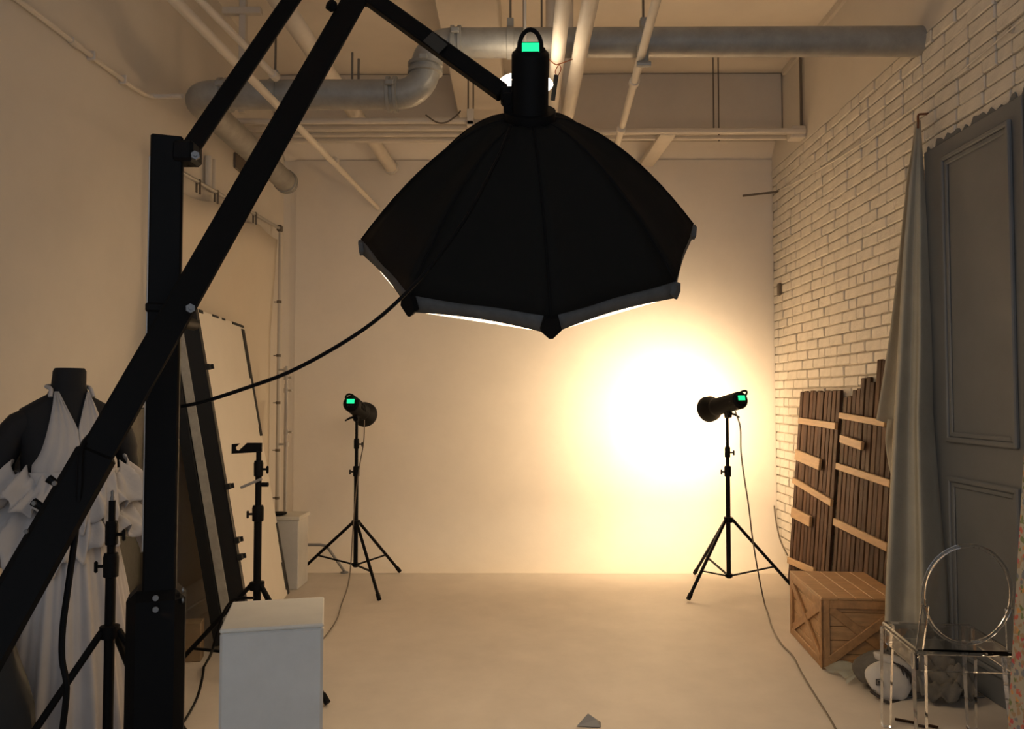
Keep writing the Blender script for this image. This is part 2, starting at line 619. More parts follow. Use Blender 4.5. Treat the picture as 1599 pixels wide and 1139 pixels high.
# ------------------------------------------------------------------ ceiling pipes
def pipe(name, pts, r, m, label, cat='pipe', group=None, n=16, joints=(), jr=1.18, jl=0.05):
    base = V(pts[0])
    t = thing(name, label, cat, base, group=group)
    part('pipe_run', MB().tube(pts, r, n), m, t)
    for (c, d) in joints:
        J = MB().lathe([(r * 1.02, -jl), (r * jr, -jl * 0.8), (r * jr, jl * 0.8), (r * 1.02, jl)], n, along(d, c))
        part('coupling', J, m, t)
    return t


# big grey drain pipe: along the ceiling, S bend down, along, elbow to the back
YP = 4.65
zR = Wy(1100, 66, YP).z
zL = Wy(480, 148, YP).z
xb = Wy(664, 105, YP).x
xe = Wy(300, 148, YP).x
R_P = 0.086


def arc(c, a0, a1, r, plane, n=7):
    out = []
    for k in range(n + 1):
        a = a0 + (a1 - a0) * k / n
        ca, sa = r * math.cos(a), r * math.sin(a)
        out.append(V(c) + (V((ca, 0, sa)) if plane == 'xz' else V((ca, sa, 0))))
    return out


rb = (zR - zL) / 2
pts = [V((XR + 0.005, YP, zR)), V((xb + rb, YP, zR))]
pts += arc((xb + rb, YP, zR - rb), PI / 2, PI, rb, 'xz')[1:]
pts += arc((xb - rb, YP, zL + rb), 0, -PI / 2, rb, 'xz')[1:]
pts += [V((xe + 0.15, YP, zL))]
pts += arc((xe + 0.15, YP + 0.15, zL), -PI / 2, -PI, 0.15, 'xy')[1:]
pts += [V((xe, 6.62, zL))]
dp = thing('drain_pipe', 'thick grey drain pipe with an S bend crossing under the ceiling', 'pipe', (xb, YP, zL))
part('pipe_run', MB().tube(pts, R_P, 24), M_galv, dp)
for (c, d, mm) in (((xb, YP, zR - rb), (0, 0, 1), 1.2), ((xb + rb + .03, YP, zR), (1, 0, 0), 1.16), ((xb - rb - .04, YP, zL), (1, 0, 0), 1.2),
                   ((xe + .20, YP, zL), (1, 0, 0), 1.16), ((xe, 6.55, zL), (0, 1, 0), 1.14)):
    J = MB().lathe([(R_P, -.035), (R_P * mm, -.03), (R_P * mm, -.012), (R_P * 1.06, -.008), (R_P * 1.06, .008), (R_P * mm, .012),
                    (R_P * mm, .03), (R_P, .035)], 24, along(d, c))
    cp = part('coupling', J, M_galv, dp)
    d = V(d)
    sd = V((0, -1, 0)) if abs(d.y) < .5 else V((-1, 0, 0))
    b = MB().box(V(c) + sd * R_P * 1.22 + V((0, 0, .03)), (.05, .03, .03), bev=.005)
    part('clamp_bolt', b, M_galv, cp)
for px in (430, 797, 1005):
    y0 = YP
    zc = zL if px < 600 else zR
    xx = Wy(px, 100, YP).x
    J = MB().lathe([(R_P * 1.0, -.022), (R_P * 1.09, -.02), (R_P * 1.09, .02), (R_P, .022)], 24, along((1, 0, 0), (xx, YP, zc)))
    J.box((xx, YP, zc + R_P * 1.25), (.04, .05, .07), bev=.004)
    st = part('hanger_strap', J, M_galv, dp)
    part('hanger_rod', MB().tube([(xx, YP, zc + R_P * 1.2), (xx, YP, 4.39 if not (-.53 < xx < -.13) else 3.98)], .007, 6), M_rod, st)

# cream pipes that run towards the back wall
e0, e1 = Wy(272, 0, 2.9), Wy(590, 325, 7.39)
pts = [e0 + (e0 - e1) * 0.25, e1]
pipe('sprinkler_pipe', pts, 0.021, M_pipe, 'thin cream pipe slanting below the grey pipe to the cove wall', joints=[(Wy(523, 252, 5.62), e1 - e0)], jr=1.35, jl=.03)
f0, f1 = Wy(312, 0, 3.75), Wy(428, 118, 4.48)
pipe('branch_pipe', [f0 + (f0 - f1) * .6, f1], 0.019, M_pipe, 'short thin cream pipe ending at the grey pipe clamp', joints=[(f1, f1 - f0)], jr=1.35, jl=.03)
g0, g1 = Wy(436, 0, 4.23), Wy(611, 262, 7.39)
pipe('wide_pipe', [g0 + (g0 - g1) * .5, g1], 0.058, M_pipe, 'wide cream pipe passing above the grey pipe into the cove wall', joints=[(g1 - V((0, .02, 0)), (0, 1, 0))], jr=1.2, jl=.02)
for a, b, rr, lab in (((880, 0, 3.86), (862, 176, 5.35), .040, 'cream vertical-looking pipe of the close pair beside the pendant lamp, with the hanging tag'),
                      ((922, 0, 3.86), (887, 178, 5.35), .043, 'slightly thicker cream pipe of the close pair behind the softbox')):
    h0, h1 = Wy(*a), Wy(*b)
    mid = h0.lerp(h1, .9)
    pipe('supply_pipe', [h0 + (h0 - h1) * .6, mid, h1, h1 + V((0, .06, .06)), V((h1.x, h1.y + .08, 4.39))], rr, M_pipe, lab, joints=())
k0, k1 = Wy(1025, 0, 3.87), Wy(965, 222, 6.03)
dd = k1 - k0
pipe('conduit_pipe', [k0 - dd * .6, k1, V((k1.x + .02, 7.36, k1.z))], .024, M_pipe, 'slim cream pipe clamped under the long grey pipe',
     joints=[(k0.lerp(k1, .47), dd), (Wy(970, 202, 5.7), dd)], jr=1.35, jl=.03)
cl = thing('pipe_clamp', 'grey swivel clamp joining slim cream pipe to the long grey pipe', 'clamp', Wy(1005, 92, 4.5))
c = Wy(1005, 82, 4.52)
part('jaw', MB().box(c + V((0, .03, .0)), (.06, .07, .13), bev=.01), M_galv, cl)
part('bolt', MB().lathe([(.018, -.04), (.018, .04)], 8, along((1, 0, 0), c + V((0, -.005, -.07)))), M_galv, cl)

# bundle of conduits across the back
for k, py_ in enumerate((183, 194, 204, 213)):
    yv = (3.50 - 1.5) * FPX / (620 - py_)
    single('conduit', MB().tube([(XL + .005, yv, 3.50), (-0.36 + .03 * k, yv, 3.50)], 0.022 + .004 * (k % 2), 10), M_pipe,
           'cream conduit of the bundle running from the plain wall to the pale strut', 'conduit', 'short conduits of the bundle')
single('conduit', MB().tube([(-.75, 6.50, 3.68), (XR - .01, 6.50, 3.68)], .024, 10), M_pipe, 'long cream conduit ending at the junction box on the plaster band', 'conduit')
single('conduit', MB().tube([(-.75, 6.70, 3.69), (XR - .01, 6.70, 3.69)], .020, 10), M_pipe, 'thinner long cream conduit behind the one ending at the junction box', 'conduit')
bx = Wy(735, 200, 5.7).x
single('strut_bracket', MB().box((bx, 5.92, 3.46), (.05, .56, .03), bev=.004).box((bx, 5.65, 3.50), (.05, .02, .12), bev=.003), M_pipe,
       'flat pale strut holding up the conduit bundle', 'bracket')
p = Wy(1252, 203, 6.57)
single('junction_box', MB().box((XR - .06, 6.57, 3.68), (.12, .12, .10), bev=.008), M_pipe, 'small cream junction box on the plaster band', 'junction box')
single('riser_conduit', MB().tube([(XR - .02, 6.56, 3.72), (XR - .02, 6.56, 4.34)], .012, 8), M_rod, 'thin dark riser above the junction box', 'conduit')
a, b = Wy(1035, 222, 6.75), Wy(1010, 256, 7.36)
single('beam_stub', MB().bar(V((a.x, 6.5, a.z)), V((b.x, 7.4, a.z)), .13, .05, bev=.006), M_pipe, 'flat pale channel running from the conduits to the cove wall', 'channel')
single('tray_rail', MB().box((.9, 6.9, 3.80), (2.86, .04, .05), bev=.005), M_pipe, 'slim pale rail below the cross beam', 'rail')
for lab, (x0, z0, z1, yv, m, r) in {
    'left rod of the pair hanging beside the S bend of grey pipe': (Wy(550, 100, YP).x, zL + .06, Wy(550, 82, YP).z, YP, M_rod, .007),
    'right rod of the pair hanging beside the S bend of grey pipe': (Wy(560, 100, YP).x, zL + .06, Wy(560, 92, YP).z, YP, M_rod, .007),
}.items():
    single('threaded_rod', MB().tube([(x0, yv, z0), (x0, yv, z1)], r, 6), m, lab, 'rod')
for px, yv, lab in ((731, 5.70, 'thin rod holding the pale strut bracket'), (739, 5.90, 'thin rod holding the pale strut bracket'),
                    (1114, 6.5, 'thin rod hanging down to the long conduits'), (1122, 6.70, 'thin rod hanging down to the long conduits'),
                    (818, 4.8, 'thin rod beside the pendant lamp'), (846, 4.8, 'thin rod beside the pendant lamp')):
    xx = Wy(px, 150, yv).x
    ztop = 3.98 if -.53 < xx < -.13 else 4.395
    zb = 3.45 if 5 < yv < 6 else 3.66 if yv > 5 else zR + .0
    single('threaded_rod', MB().tube([(xx, yv, zb), (xx, yv, ztop)], .006, 6), M_rod, lab, 'rod', group=lab)
# strut hanger above the short pipes
c = Wy(380, 20, 5.3)
single('strut_hanger', MB().box((c.x, 5.3, 3.90), (.045, .045, .98), bev=.004).box((c.x, 5.28, c.z), (.26, .05, .045), bev=.004), M_beam,
       'dull strut post with a short crossbar hanging from the ceiling', 'hanger')
# wall conduit on the left: along then bending into the grey pipe's elbow
pts = [Wx(-40, -48, XL + .02), Wx(28, 0, XL + .02), Wx(110, 62, XL + .02), Wx(210, 138, XL + .02), Wx(240, 150, XL + .03), Wy(285, 150, 4.62)]
wc = thing('wall_conduit', 'cream conduit running up the plain wall from the grey elbow', 'conduit', pts[3])
part('pipe_run', MB().tube(spline(pts, 4), .014, 10), M_pipe, wc)
part('coupling', MB().tube([pts[2], pts[2].lerp(pts[3], .12)], .019, 10), M_pipe, wc)
for t in (.3, .8):
    q = pts[2].lerp(pts[3], t)
    part('saddle', MB().box(q, (.045, .02, .05), bev=.004), M_pipe, wc)
yv = Wx(326, 250, XL + .03).y
for k in range(2):
    single('drop_conduit', MB().tube([(XL + .03, yv + .08 * k, zL - .1), (XL + .03, yv + .08 * k, 2.95)], .024, 10), M_pipe,
           'vertical cream conduit on the plain wall below the grey pipe', 'conduit', 'vertical conduits on the plain wall')
p = Wx(375, 257, XL + .01)
single('vent_plate', MB().box((XL + .01, p.y, p.z), (.02, .24, .12), bev=.003), M_rod, 'small dark vent plate high on the plain wall', 'vent')
c = Wy(693, 186, 5.69)
pts = [c + V((-.13, 0, .03)), c + V((-.05, -.02, -.03)), c + V((.02, -.03, -.035)), c + V((.09, -.01, .02)), c + V((.12, 0, .06))]
single('loose_wire', MB().tube(spline(pts, 4), .006, 6), M_rod, 'loose dark wire curl over the conduit bundle', 'wire')

# pendant lamp
c = Wy(820, 131, 4.35)
pl = thing('pendant_lamp', 'round glowing white pendant lamp behind the softbox head', 'lamp', c)
part('shade', MB().lathe([(.0, .052), (.03, .05), (.05, .03), (.14, .012), (.155, -.005), (.15, -.012), (.0, -.012)], 28, Matrix.Translation(c), caps=False), M_lamp, pl)
part('lamp_stem', MB().tube([c + V((0, 0, .045)), V((c.x, c.y, 4.395))], .008, 8), M_pipe, pl)

# wire loop round the pair of pipes with a dark tag
c = Wy(873, 100, 4.47)
wl = thing('hanging_tag', 'dark narrow tag on a rusty wire loop tied round pipes', 'tag', c)
pts = [Wy(855, 90, 4.50), Wy(866, 100, 4.47), c, Wy(890, 94, 4.47), Wy(905, 88, 4.49), Wy(909, 78, 4.52)]
part('wire_loop', MB().tube(spline(pts, 4), .0035, 6), M_wire, wl)
part('wire_hook', MB().tube(spline([c, Wy(867, 112, 4.47), Wy(871, 118, 4.47), Wy(876, 108, 4.47), c], 4), .003, 6), M_wire, wl)
a, b = Wy(869, 117, 4.47), Wy(863, 157, 4.47)
part('tag_plate', MB().bar(a, b, .026, .008, up=(0, 1, 0), bev=.002), M_black, wl)


# ------------------------------------------------------------------ octagonal softbox
OC = V((0.04399, 3.2, 2.16460))
ON = V((0.004415, 0.594523, -0.804067))
OU = V((-0.999972, 0.007426, 0.0))
OV = ON.cross(OU)
OV = V((0.005971, 0.804044, 0.594539))
OR, ROLL, OL, RR = 0.6706, 0.88691, 0.455, 0.085


def rim(k, r=OR, L=0.0):
    a = ROLL + k * PI / 4
    return OC - ON * L + r * (math.cos(a) * OV + math.sin(a) * OU)


def ribp(k, t):
    r = OR + (RR - OR) * t
    L = OL * (1 - (max(0, (r - RR)) / (OR - RR)) ** 1.6)
    return rim(k, r, L)


sb = thing('octagonal_softbox', 'large black octagonal softbox hanging from the boom', 'softbox', OC - ON * OL)
for k in range(8):
    def fn(u, v, k=k):
        p = ribp(k, v).lerp(ribp(k + 1, v), u)
        sag = 0.022 * math.sin(PI * u) * math.sin(PI * min(1, v * 1.05)) + .004 * math.sin(9 * u + 5 * v + k)* math.sin(PI * u)
        cdir = (OC - ON * .12 - p).normalized()
        return p + cdir * sag
    part('fabric_panel', MB().grid(fn, 9, 15), M_fabric, sb, solid=.003, smooth=60)
    part('rib', MB().tube([ribp(k, t / 12) for t in range(13)], .0045, 6), M_blackm, sb)

    def fl(u, v, k=k):
        dip = math.sin(PI * u)
        p = rim(k, OR * (1 + .004 * v), -.001).lerp(rim(k + 1, OR * (1 + .004 * v), -.001), u)
        return p + ON * (v * (.066 - .006 * dip)) - ON * .004 * dip + (OC - p).normalized() * .010 * dip
    part('grey_lip', MB().grid(fl, 9, 3), M_lip, sb, solid=.003)
    p = rim(k, OR * 1.006, -.03)
    o = (p - OC).normalized()
    tcross = ON.cross(o)
    R = Matrix((tcross, o, ON)).transposed()
    poly = [(-.024, -.03), (.024, -.03), (.036, .018), (.006, .050), (-.006, .050), (-.036, .018)]
    Mx = Matrix.Translation(p) @ Matrix((tcross, ON, o)).transposed().to_4x4()
    if k not in (2, 3):
        poly = [(x_ * .55, y_ * .75) for x_, y_ in poly]
    part('corner_cap', MB().prism(poly, Mx @ Matrix.Translation(V((0, 0, -.012))), .022), M_blackm if k in (2, 3) else M_lip, sb)


def fd(u, v):
    a = u * 8
    k = int(a) % 8
    f = a - int(a)
    e = rim(k, OR * .980, -.072).lerp(rim(k + 1, OR * .980, -.072), f)
    c = OC + ON * .095
    p = c.lerp(e, v)
    return p


part('diffuser', MB().grid(fd, 32, 7, wrap=True), M_diff, sb, smooth=60, label='glowing white diffuser cloth')
part('speed_ring', MB().lathe([(.075, -.02), (.095, -.02), (.095, .03), (.075, .03)], 24, along(-ON, OC - ON * OL)), M_black, sb)


# ------------------------------------------------------------------ strobe heads
def strobe(label, loc, rot, zoff, lit=False, reflector=True, lever=1, group=None, tilt=0.0, hs=1):
    t = thing('studio_strobe', label, 'studio light', loc, rot, group=group)
    A = Matrix.Translation(V((0, 0, zoff))) @ Matrix.Rotation(-PI / 2, 4, 'X')     # local Z of the lathe -> +Y
    b = part('body', MB().lathe([(.054, -.205), (.064, -.198), (.067, -.19), (.067, .10), (.070, .105), (.070, .13), (.05, .13)], 28, A), M_black, t, world=False)
    part('rear_panel', MB().lathe([(.052, -.212), (.054, -.205)], 24, A), M_blackm, t, world=False)
    ST = Matrix.Rotation(-tilt, 3, 'X')
    sy, sz = (-.2135, zoff + .014) if not tilt else (-.222, zoff + .030)
    sc = part('screen', MB().box((0, sy, sz), (.060, .004, .036), ST, bev=.001), M_green, t, world=False, label='small glowing green display')
    part('screen_frame', MB().box(V((0, sy, sz)) + ST @ V((0, .004 + .02 * (tilt > 0), 0)), (.074, .006 + .04 * (tilt > 0), .048), ST, bev=.002), M_blackm, sc, world=False)
    hp = [V((.04 * math.cos(a), -.205 - .058 * math.sin(a), zoff + hs * .03)) for a in [PI * k / 10 for k in range(11)]]
    hp = [V((p.x, p.y + .0, p.z + hs * .5 * (-.205 - p.y))) for p in hp]
    part('handle', MB().tube(hp, .008, 8), M_black, t, world=False)
    for k in range(4 if not tilt else 0):
        part('knob', MB().lathe([(.007, 0), (.007, .010)], 10, Matrix.Translation(V((-.024 + .016 * k, -.211, zoff - .022))) @ Matrix.Rotation(PI / 2, 4, 'X')), M_black, b, world=False)
    for k in range(5):
        part('vent_slot', MB().box((.0672, -.12 + .03 * k, zoff), (.003, .012, .05)), M_blackm, b, world=False)
    if reflector:
        part('reflector', MB().lathe([(.064, .125), (.068, .15), (.10, .20), (.105, .245), (.101, .245), (.095, .203), (.060, .155), (.03, .14)], 32, A, caps=False), M_black, t, world=False)
        part('reflector_lining', MB().lathe([(.100, .244), (.094, .203), (.059, .157), (.0, .142)], 32, A, caps=False), M_reflin, t, world=False)
        part('bulb', MB().lathe([(.0, .20), (.012, .196), (.016, .18), (.012, .14)], 14, A, caps=False), M_bulb if lit else M_bulboff, t, world=False)
    if zoff > .05:
        part('tilt_bracket', MB().box((0, -.02, zoff - .075), (.035, .07, .03), bev=.005).lathe([(.020, 0), (.020, zoff - .07)], 14).box((.0, -.02, .02), (.04, .045, .05), bev=.006), M_black, t, world=False)
        part('lever', MB().tube([V((0, -.02, zoff - .07)), V((lever * .05, -.03, zoff - .085)), V((lever * .085, -.04, zoff - .11))], [.011, .009, .006], 8), M_black, t, world=False)
    return t


hb = OC - ON * .50
RS_ = Matrix(((-1, 0, 0), (0, ON.y, -.804), (0, ON.z, -.5945))).to_euler()
strobe('black strobe head mounted on the softbox, green display on top', hb + ON * .008, tuple(RS_), 0.0, reflector=False, tilt=.75, hs=-1)

# ------------------------------------------------------------------ boom stand (crane)
CX = Wy(262, 217, 2.6).x
zt = Wy(262, 217, 2.6).z
bs = thing('boom_stand', 'heavy black boom stand on a square column with a long slanted boom', 'boom stand', (CX, 2.6, 0))
Rz = Matrix.Rotation(math.radians(21), 3, 'Z')
part('column', MB().box((CX, 2.6, (zt + .6) / 2), (.098, .098, zt - .6), Rz, bev=.006), M_black, bs)
part('column_rail', MB().box((CX - .055, 2.60, (zt + 1.0) / 2 - .03), (.010, .03, zt - 1.06), Rz, bev=.002), M_alu, bs, label='thin grey rail on the column side')
zh = Wy(244, 922, 2.55).z
hx = Wy(244, 1000, 2.6).x
part('housing', MB().box((hx, 2.6, zh / 2 + .04), (.172, .16, zh - .08), Rz, bev=.03), M_black, bs)
part('base', MB().box((hx, 2.6, .07), (.46, .09, .07), Rz, bev=.01).box((hx, 2.6, .07), (.09, .7, .07), Rz, bev=.01), M_black, bs)
for (u, v) in ((243, 934), (243, 952), (284, 922), (284, 938)):
    q = Wy(u, v, 2.6 - .095 if u < 260 else 2.57)
    part('bolt', MB().lathe([(.009, 0), (.009, .006), (.004, .006)], 10, along((.36, -.93, 0) if u < 260 else (.93, .36, 0), q)), M_steel, bs, label='small steel bolt head')
part('collar', MB().box((CX, 2.6, Wy(255, 483, 2.6).z), (.110, .110, .03), Rz, bev=.006), M_black, bs)
B0, B1 = Wy(47, 892, 2.05), Wy(548, 10, 3.05)
BD = (B1 - B0).normalized()
B2 = B1 + BD * .10
toV = (CAM - (B0 + B1) / 2).normalized()
part('boom', MB().bar(B0 - BD * .1, B2, .088, .055, up=toV, bev=.006), M_black, bs)
Bs = B0 + BD * ((Wy(150, 714, 2.24) - B0).dot(BD))
part('boom_sleeve', MB().bar(B0 - BD * .75, Bs, .108, .075, up=toV, bev=.012), M_black, bs)
sideV = toV.cross(BD).normalized()
part('boom_seam', MB().bar(B0 + BD * .1, B2 - BD * .2, .003, .003, up=toV), M_alu, bs) if False else None
pv = Wy(270, 500, 2.44)
part('pivot', MB().tube([pv + V((0, .0, 0)), V((pv.x, 2.6, pv.z))], .02, 12), M_black, bs)
part('bolt', MB().lathe([(.014, 0), (.014, .012), (.006, .012), (.006, .02)], 6, along((.5, -1, 0), Wy(297, 482, 2.37))), M_steel, bs, label='steel pivot bolt')
S0, S1 = Wy(290, 243, 2.60), Wy(455, 0, 2.98)
SD = (S1 - S0).normalized()
part('upper_strut', MB().bar(S0 - SD * .02, S1 + SD * .12, .058, .04, up=toV, bev=.005), M_black, bs)
part('top_bracket', MB().box(V((CX + .065, 2.6, zt - .05)), (.07, .09, .07), bev=.01), M_black, bs)
part('bolt', MB().lathe([(.014, 0), (.014, .014), (.006, .014), (.006, .02)], 6, along((.4, -1, 0), Wy(305, 244, 2.54))), M_steel, bs, label='steel strut bolt')
JT = B2
part('head_joint', MB().bar(S1 + SD * .11, JT, .06, .05, up=toV, bev=.006).box(JT, (.13, .08, .11), bev=.015), M_black, bs)
F0, F1 = Wy(590, -12, 3.05), Wy(786, 146, 2.93)
part('fore_arm', MB().bar(JT, F1, .062, .045, up=toV, bev=.005), M_black, bs)
FD = (F1 - JT).normalized()
part('arm_label', MB().bar(Wy(668, 57, 2.965), Wy(692, 77, 2.955), .05, .004, up=toV), M_armtape, bs)
part('head_clamp', MB().box(F1 + FD * .02, (.05, .06, .06), bev=.008).tube([F1 + FD * .02, hb - ON * .0 + V((-.07, 0, 0))], .016, 10), M_black, bs)
part('yoke', MB().bar(hb + V((-.072, 0, 0)) - ON * .05, hb + V((-.072, 0, 0)) + ON * .04, .012, .05, up=(1, 0, 0), bev=.003), M_black, bs)
part('knob', MB().lathe([(.012, 0), (.022, .01), (.022, .03), (.012, .035)], 12, along((-.6, -.6, .3), Wy(524, 14, 2.97))), M_black, bs)
for (u, v, y_) in ((66, 793, 2.1), (90, 757, 2.13)):
    q = Wy(u, v, y_)
    part('knob', MB().tube([q, Wy(u - 14, v - 9, y_)], [.010, .012], 8), M_black, bs)
for (u, v) in ((86, 755), (42, 830), (54, 786)):
    q = Wy(u, v, 2.02)
    part('bolt', MB().lathe([(.006, 0), (.006, .005)], 8, along((0, -1, 0), q)), M_steel, bs, label='small steel bolt head')

# cables of the boom
pts = [(798, 196, 2.80), (778, 245, 2.70), (735, 328, 2.58), (684, 402, 2.52), (640, 452, 2.50), (585, 502, 2.50), (520, 545, 2.51), (450, 582, 2.53), (385, 606, 2.55), (320, 627, 2.57), (284, 635, 2.60)]
single('strobe_cord', MB().tube(spline([Wy(*p) for p in pts], 4), .0062, 8), M_black, 'long black cord sagging from the softbox head to the column', 'cord')
pts = [(150, 672, 2.24), (128, 700, 2.15), (124, 760, 2.12), (118, 830, 2.12), (106, 920, 2.12), (98, 980, 2.12), (97, 1030, 2.12), (104, 1075, 2.12), (96, 1150, 2.14), (80, 1260, 2.2)]
single('power_cord', MB().tube(spline([Wy(*p) for p in pts], 4), .0085, 8), M_black, 'thick black cord hanging from the boom in front of the white dress', 'cord')


# ------------------------------------------------------------------ stands
def light_stand(label, x, y, feet, zc, zlow, breaks, group=None, m=M_black, knobs=(), leg_r=.0125, rb=.0165, zf=0.0):
    t = thing('light_stand', label, 'light stand', (x, y, 0), group=group)
    zs = [zlow] + list(breaks)
    r = rb
    for k in range(len(zs) - 1):
        part('pole_section', MB().tube([(0, 0, zs[k]), (0, 0, zs[k + 1])], r, 14), m, t, world=False)
        if k < len(zs) - 2:
            cl_ = part('locking_collar', MB().lathe([(r * .9, -.05), (r * 1.45, -.045), (r * 1.5, .02), (r * 1.3, .035), (r * .9, .035)], 14, Matrix.Translation(V((0, 0, zs[k + 1])))), m, t, world=False)
            s = -1 if k % 2 == 0 else 1
            part('knob', MB().tube([(s * r, 0, zs[k + 1] - .01), (s * (r + .025), -.005, zs[k + 1] - .01)], .006, 8)
                 .box((s * (r + .032), -.006, zs[k + 1] - .012), (.012, .012, .04), bev=.004), m, cl_, world=False)
        r *= .82
    part('leg_collar', MB().lathe([(rb, -.028), (rb * 1.9, -.024), (rb * 1.9, .016), (rb, .02)], 14, Matrix.Translation(V((0, 0, zc)))), m, t, world=False)
    part('brace_collar', MB().lathe([(rb * .8, -.014), (rb * 1.6, -.012), (rb * 1.6, .012), (rb * .8, .014)], 14, Matrix.Translation(V((0, 0, zlow + .02)))), m, t, world=False)
    for (fx, fy) in feet:
        d = V((fx, fy, 0)).normalized()
        p0 = d * rb * 1.6 + V((0, 0, zc))
        p1 = V((fx, fy, leg_r + .008))
        lg = part('leg', MB().tube([p0, p1], leg_r, 10), m, t, world=False)
        part('foot_cap', MB().tube([p1 + (p0 - p1).normalized() * .045, p1 - (p0 - p1).normalized() * .004], leg_r * 1.35, 10), M_black, lg, world=False)
        q = p0.lerp(p1, .66)
        part('brace', MB().bar(d * rb * 1.4 + V((0, 0, zlow + .02)), q, .016, .011, bev=.001), m, t, world=False)
    return t


LS = (-1.315, 6.50)
fl_ = [Wz(592, 938, .01), Wz(624, 894, .01), Wz(468, 895, .01)]
light_stand('black light stand on the pale floor near the pale plinth, holding the unlit strobe', LS[0], LS[1], [(p.x - LS[0], p.y - LS[1]) for p in fl_],
            Wy(556, 816, LS[1]).z, Wy(556, 886, LS[1]).z, [Wy(556, 735, LS[1]).z, Wy(556, 692, LS[1]).z, Wy(556, 662, LS[1]).z + .03], rb=.018)
strobe('unlit black strobe head with round reflector on the stand by the pale plinth', (LS[0], LS[1], Wy(556, 662, LS[1]).z + .02),
       (math.radians(-13), 0, math.radians(-4)), .105, lever=-1)
RS = (1.615, 6.23)
fr_ = [Wz(1075, 938, .01), Wz(1085, 897, .01), Wz(1244, 926, .01)]
light_stand('black light stand beside the wooden crate, holding the lit strobe', RS[0], RS[1], [(p.x - RS[0], p.y - RS[1]) for p in fr_],
            Wy(1133, 811, RS[1]).z, Wy(1133, 903, RS[1]).z, [Wy(1133, 735, RS[1]).z, Wy(1133, 705, RS[1]).z, Wy(1133, 655, RS[1]).z + .02], rb=.018)
rs = strobe('lit black strobe head with round reflector throwing a warm spot on the cove', (RS[0], RS[1], Wy(1133, 655, RS[1]).z + .012),
            (math.radians(-10), 0, math.radians(20)), .105, lit=True, lever=1)
for (wt, cone) in STROBE_BEAMS:
    ld = bpy.data.lights.new('modelling_lamp', 'SPOT')
    ld.energy = wt
    ld.color = WARM
    ld.spot_size = math.radians(cone)
    ld.spot_blend = 1.0
    ld.shadow_soft_size = 0.04
    lo = bpy.data.objects.new('modelling_lamp', ld)
    COL.objects.link(lo)
    lo.parent = rs
    lo.location = (0, .26, .105)
    lo.rotation_euler = (PI / 2, 0, 0)

# light stand in the left foreground, with bare spigot
FS = (Wy(173, 900, 2.78).x, 2.78)
t = light_stand('short black light stand with a bare steel spigot before the white dress', FS[0], FS[1], [(-.34, -.42), (.42, .10), (-.02, .52)],
                Wy(173, 985, FS[1]).z, .12, [Wy(173, 880, FS[1]).z, Wy(173, 830, FS[1]).z, Wy(173, 782, FS[1]).z], rb=.017, leg_r=.012)
zz = Wy(173, 782, FS[1]).z
part('spigot', MB().lathe([(.007, 0), (.007, .012), (.005, .016), (.006, .03), (.003, .036)], 10, Matrix.Translation(V((0, 0, zz)))), M_steel, t, world=False, label='bare steel spigot')
# stand with the notched bracket
BSx = (Wy(403, 800, 4.2).x, 4.2)
f1 = Wz(511, 1101, .01)
t = light_stand('black light stand with a notched hook plate beside the foam boards', BSx[0], BSx[1], [(f1.x - BSx[0], f1.y - BSx[1]), (-.50, .02), (.06, .48)],
                Wy(403, 914, 4.2).z, .14, [Wy(403, 800, 4.2).z, Wy(403, 730, 4.2).z, Wy(403, 705, 4.2).z], rb=.02, leg_r=.012)
c = Wy(362, 709, 4.2) - V((BSx[0], BSx[1], 0))
k = 4.2 / FPX
poly = [(0, 0), (47 * k, 3 * k), (47 * k, 17 * k), (24 * k, 17 * k), (11 * k, 5 * k), (7 * k, 6 * k), (6 * k, 10 * k), (12 * k, 16 * k), (0, 15 * k)]
part('hook_plate', MB().prism(poly, Matrix.Translation(c + V((0, .006, 0))) @ Matrix.Rotation(PI / 2, 4, 'X'), .012), M_black, t, world=False)
a, b = Wy(376, 762, 4.15) - V((BSx[0], BSx[1], 0)), Wy(409, 748, 4.16) - V((BSx[0], BSx[1], 0))
part('grey_lever', MB().bar(a, b, .022, .014, bev=.004), M_rubber, t, world=False, label='grey locking lever')
part('knob', MB().tube([Wy(409, 757, 4.2) - V((BSx[0], BSx[1], 0)), Wy(419, 757, 4.2) - V((BSx[0], BSx[1], 0))], .012, 8), M_black, t, world=False)

# ------------------------------------------------------------------ backdrop support along the left wall
XB = -2.12
b1, b0 = Wx(437, 357, XB), Wx(285, 270, XB)
bn = b0 + (b0 - b1) * .16
yf = b1.y
foot = Wy(432, 850, yf)
fr = thing('backdrop_stand', 'thin metal backdrop frame standing along the plain wall', 'backdrop stand', (XB, (bn.y + b1.y) / 2, 0))
part('crossbar', MB().tube([bn, b1], .014, 10), M_alu, fr)
lowp = b1 + (foot - b1).normalized() * ((b1.z - .02) / ((b1 - foot).normalized().z))
part('upright', MB().tube([b1, lowp], [.011, .019], 10), M_alu, fr)
part('upright', MB().tube([bn + V((0, .05, 0)), V((bn.x, bn.y + .05, .02))], [.012, .018], 10), M_alu, fr)
part('corner_joint', MB().box(b1, (.045, .06, .06), bev=.01), M_rod, fr)
for f in (.22, .38, .52, .66, .80):
    q = b1.lerp(lowp, f)
    part('locking_ring', MB().lathe([(.021, -.012), (.021, .012)], 10, Matrix.Translation(q)).tube([q, q + V((-.045, 0, 0))], .005, 6), M_rod, fr)
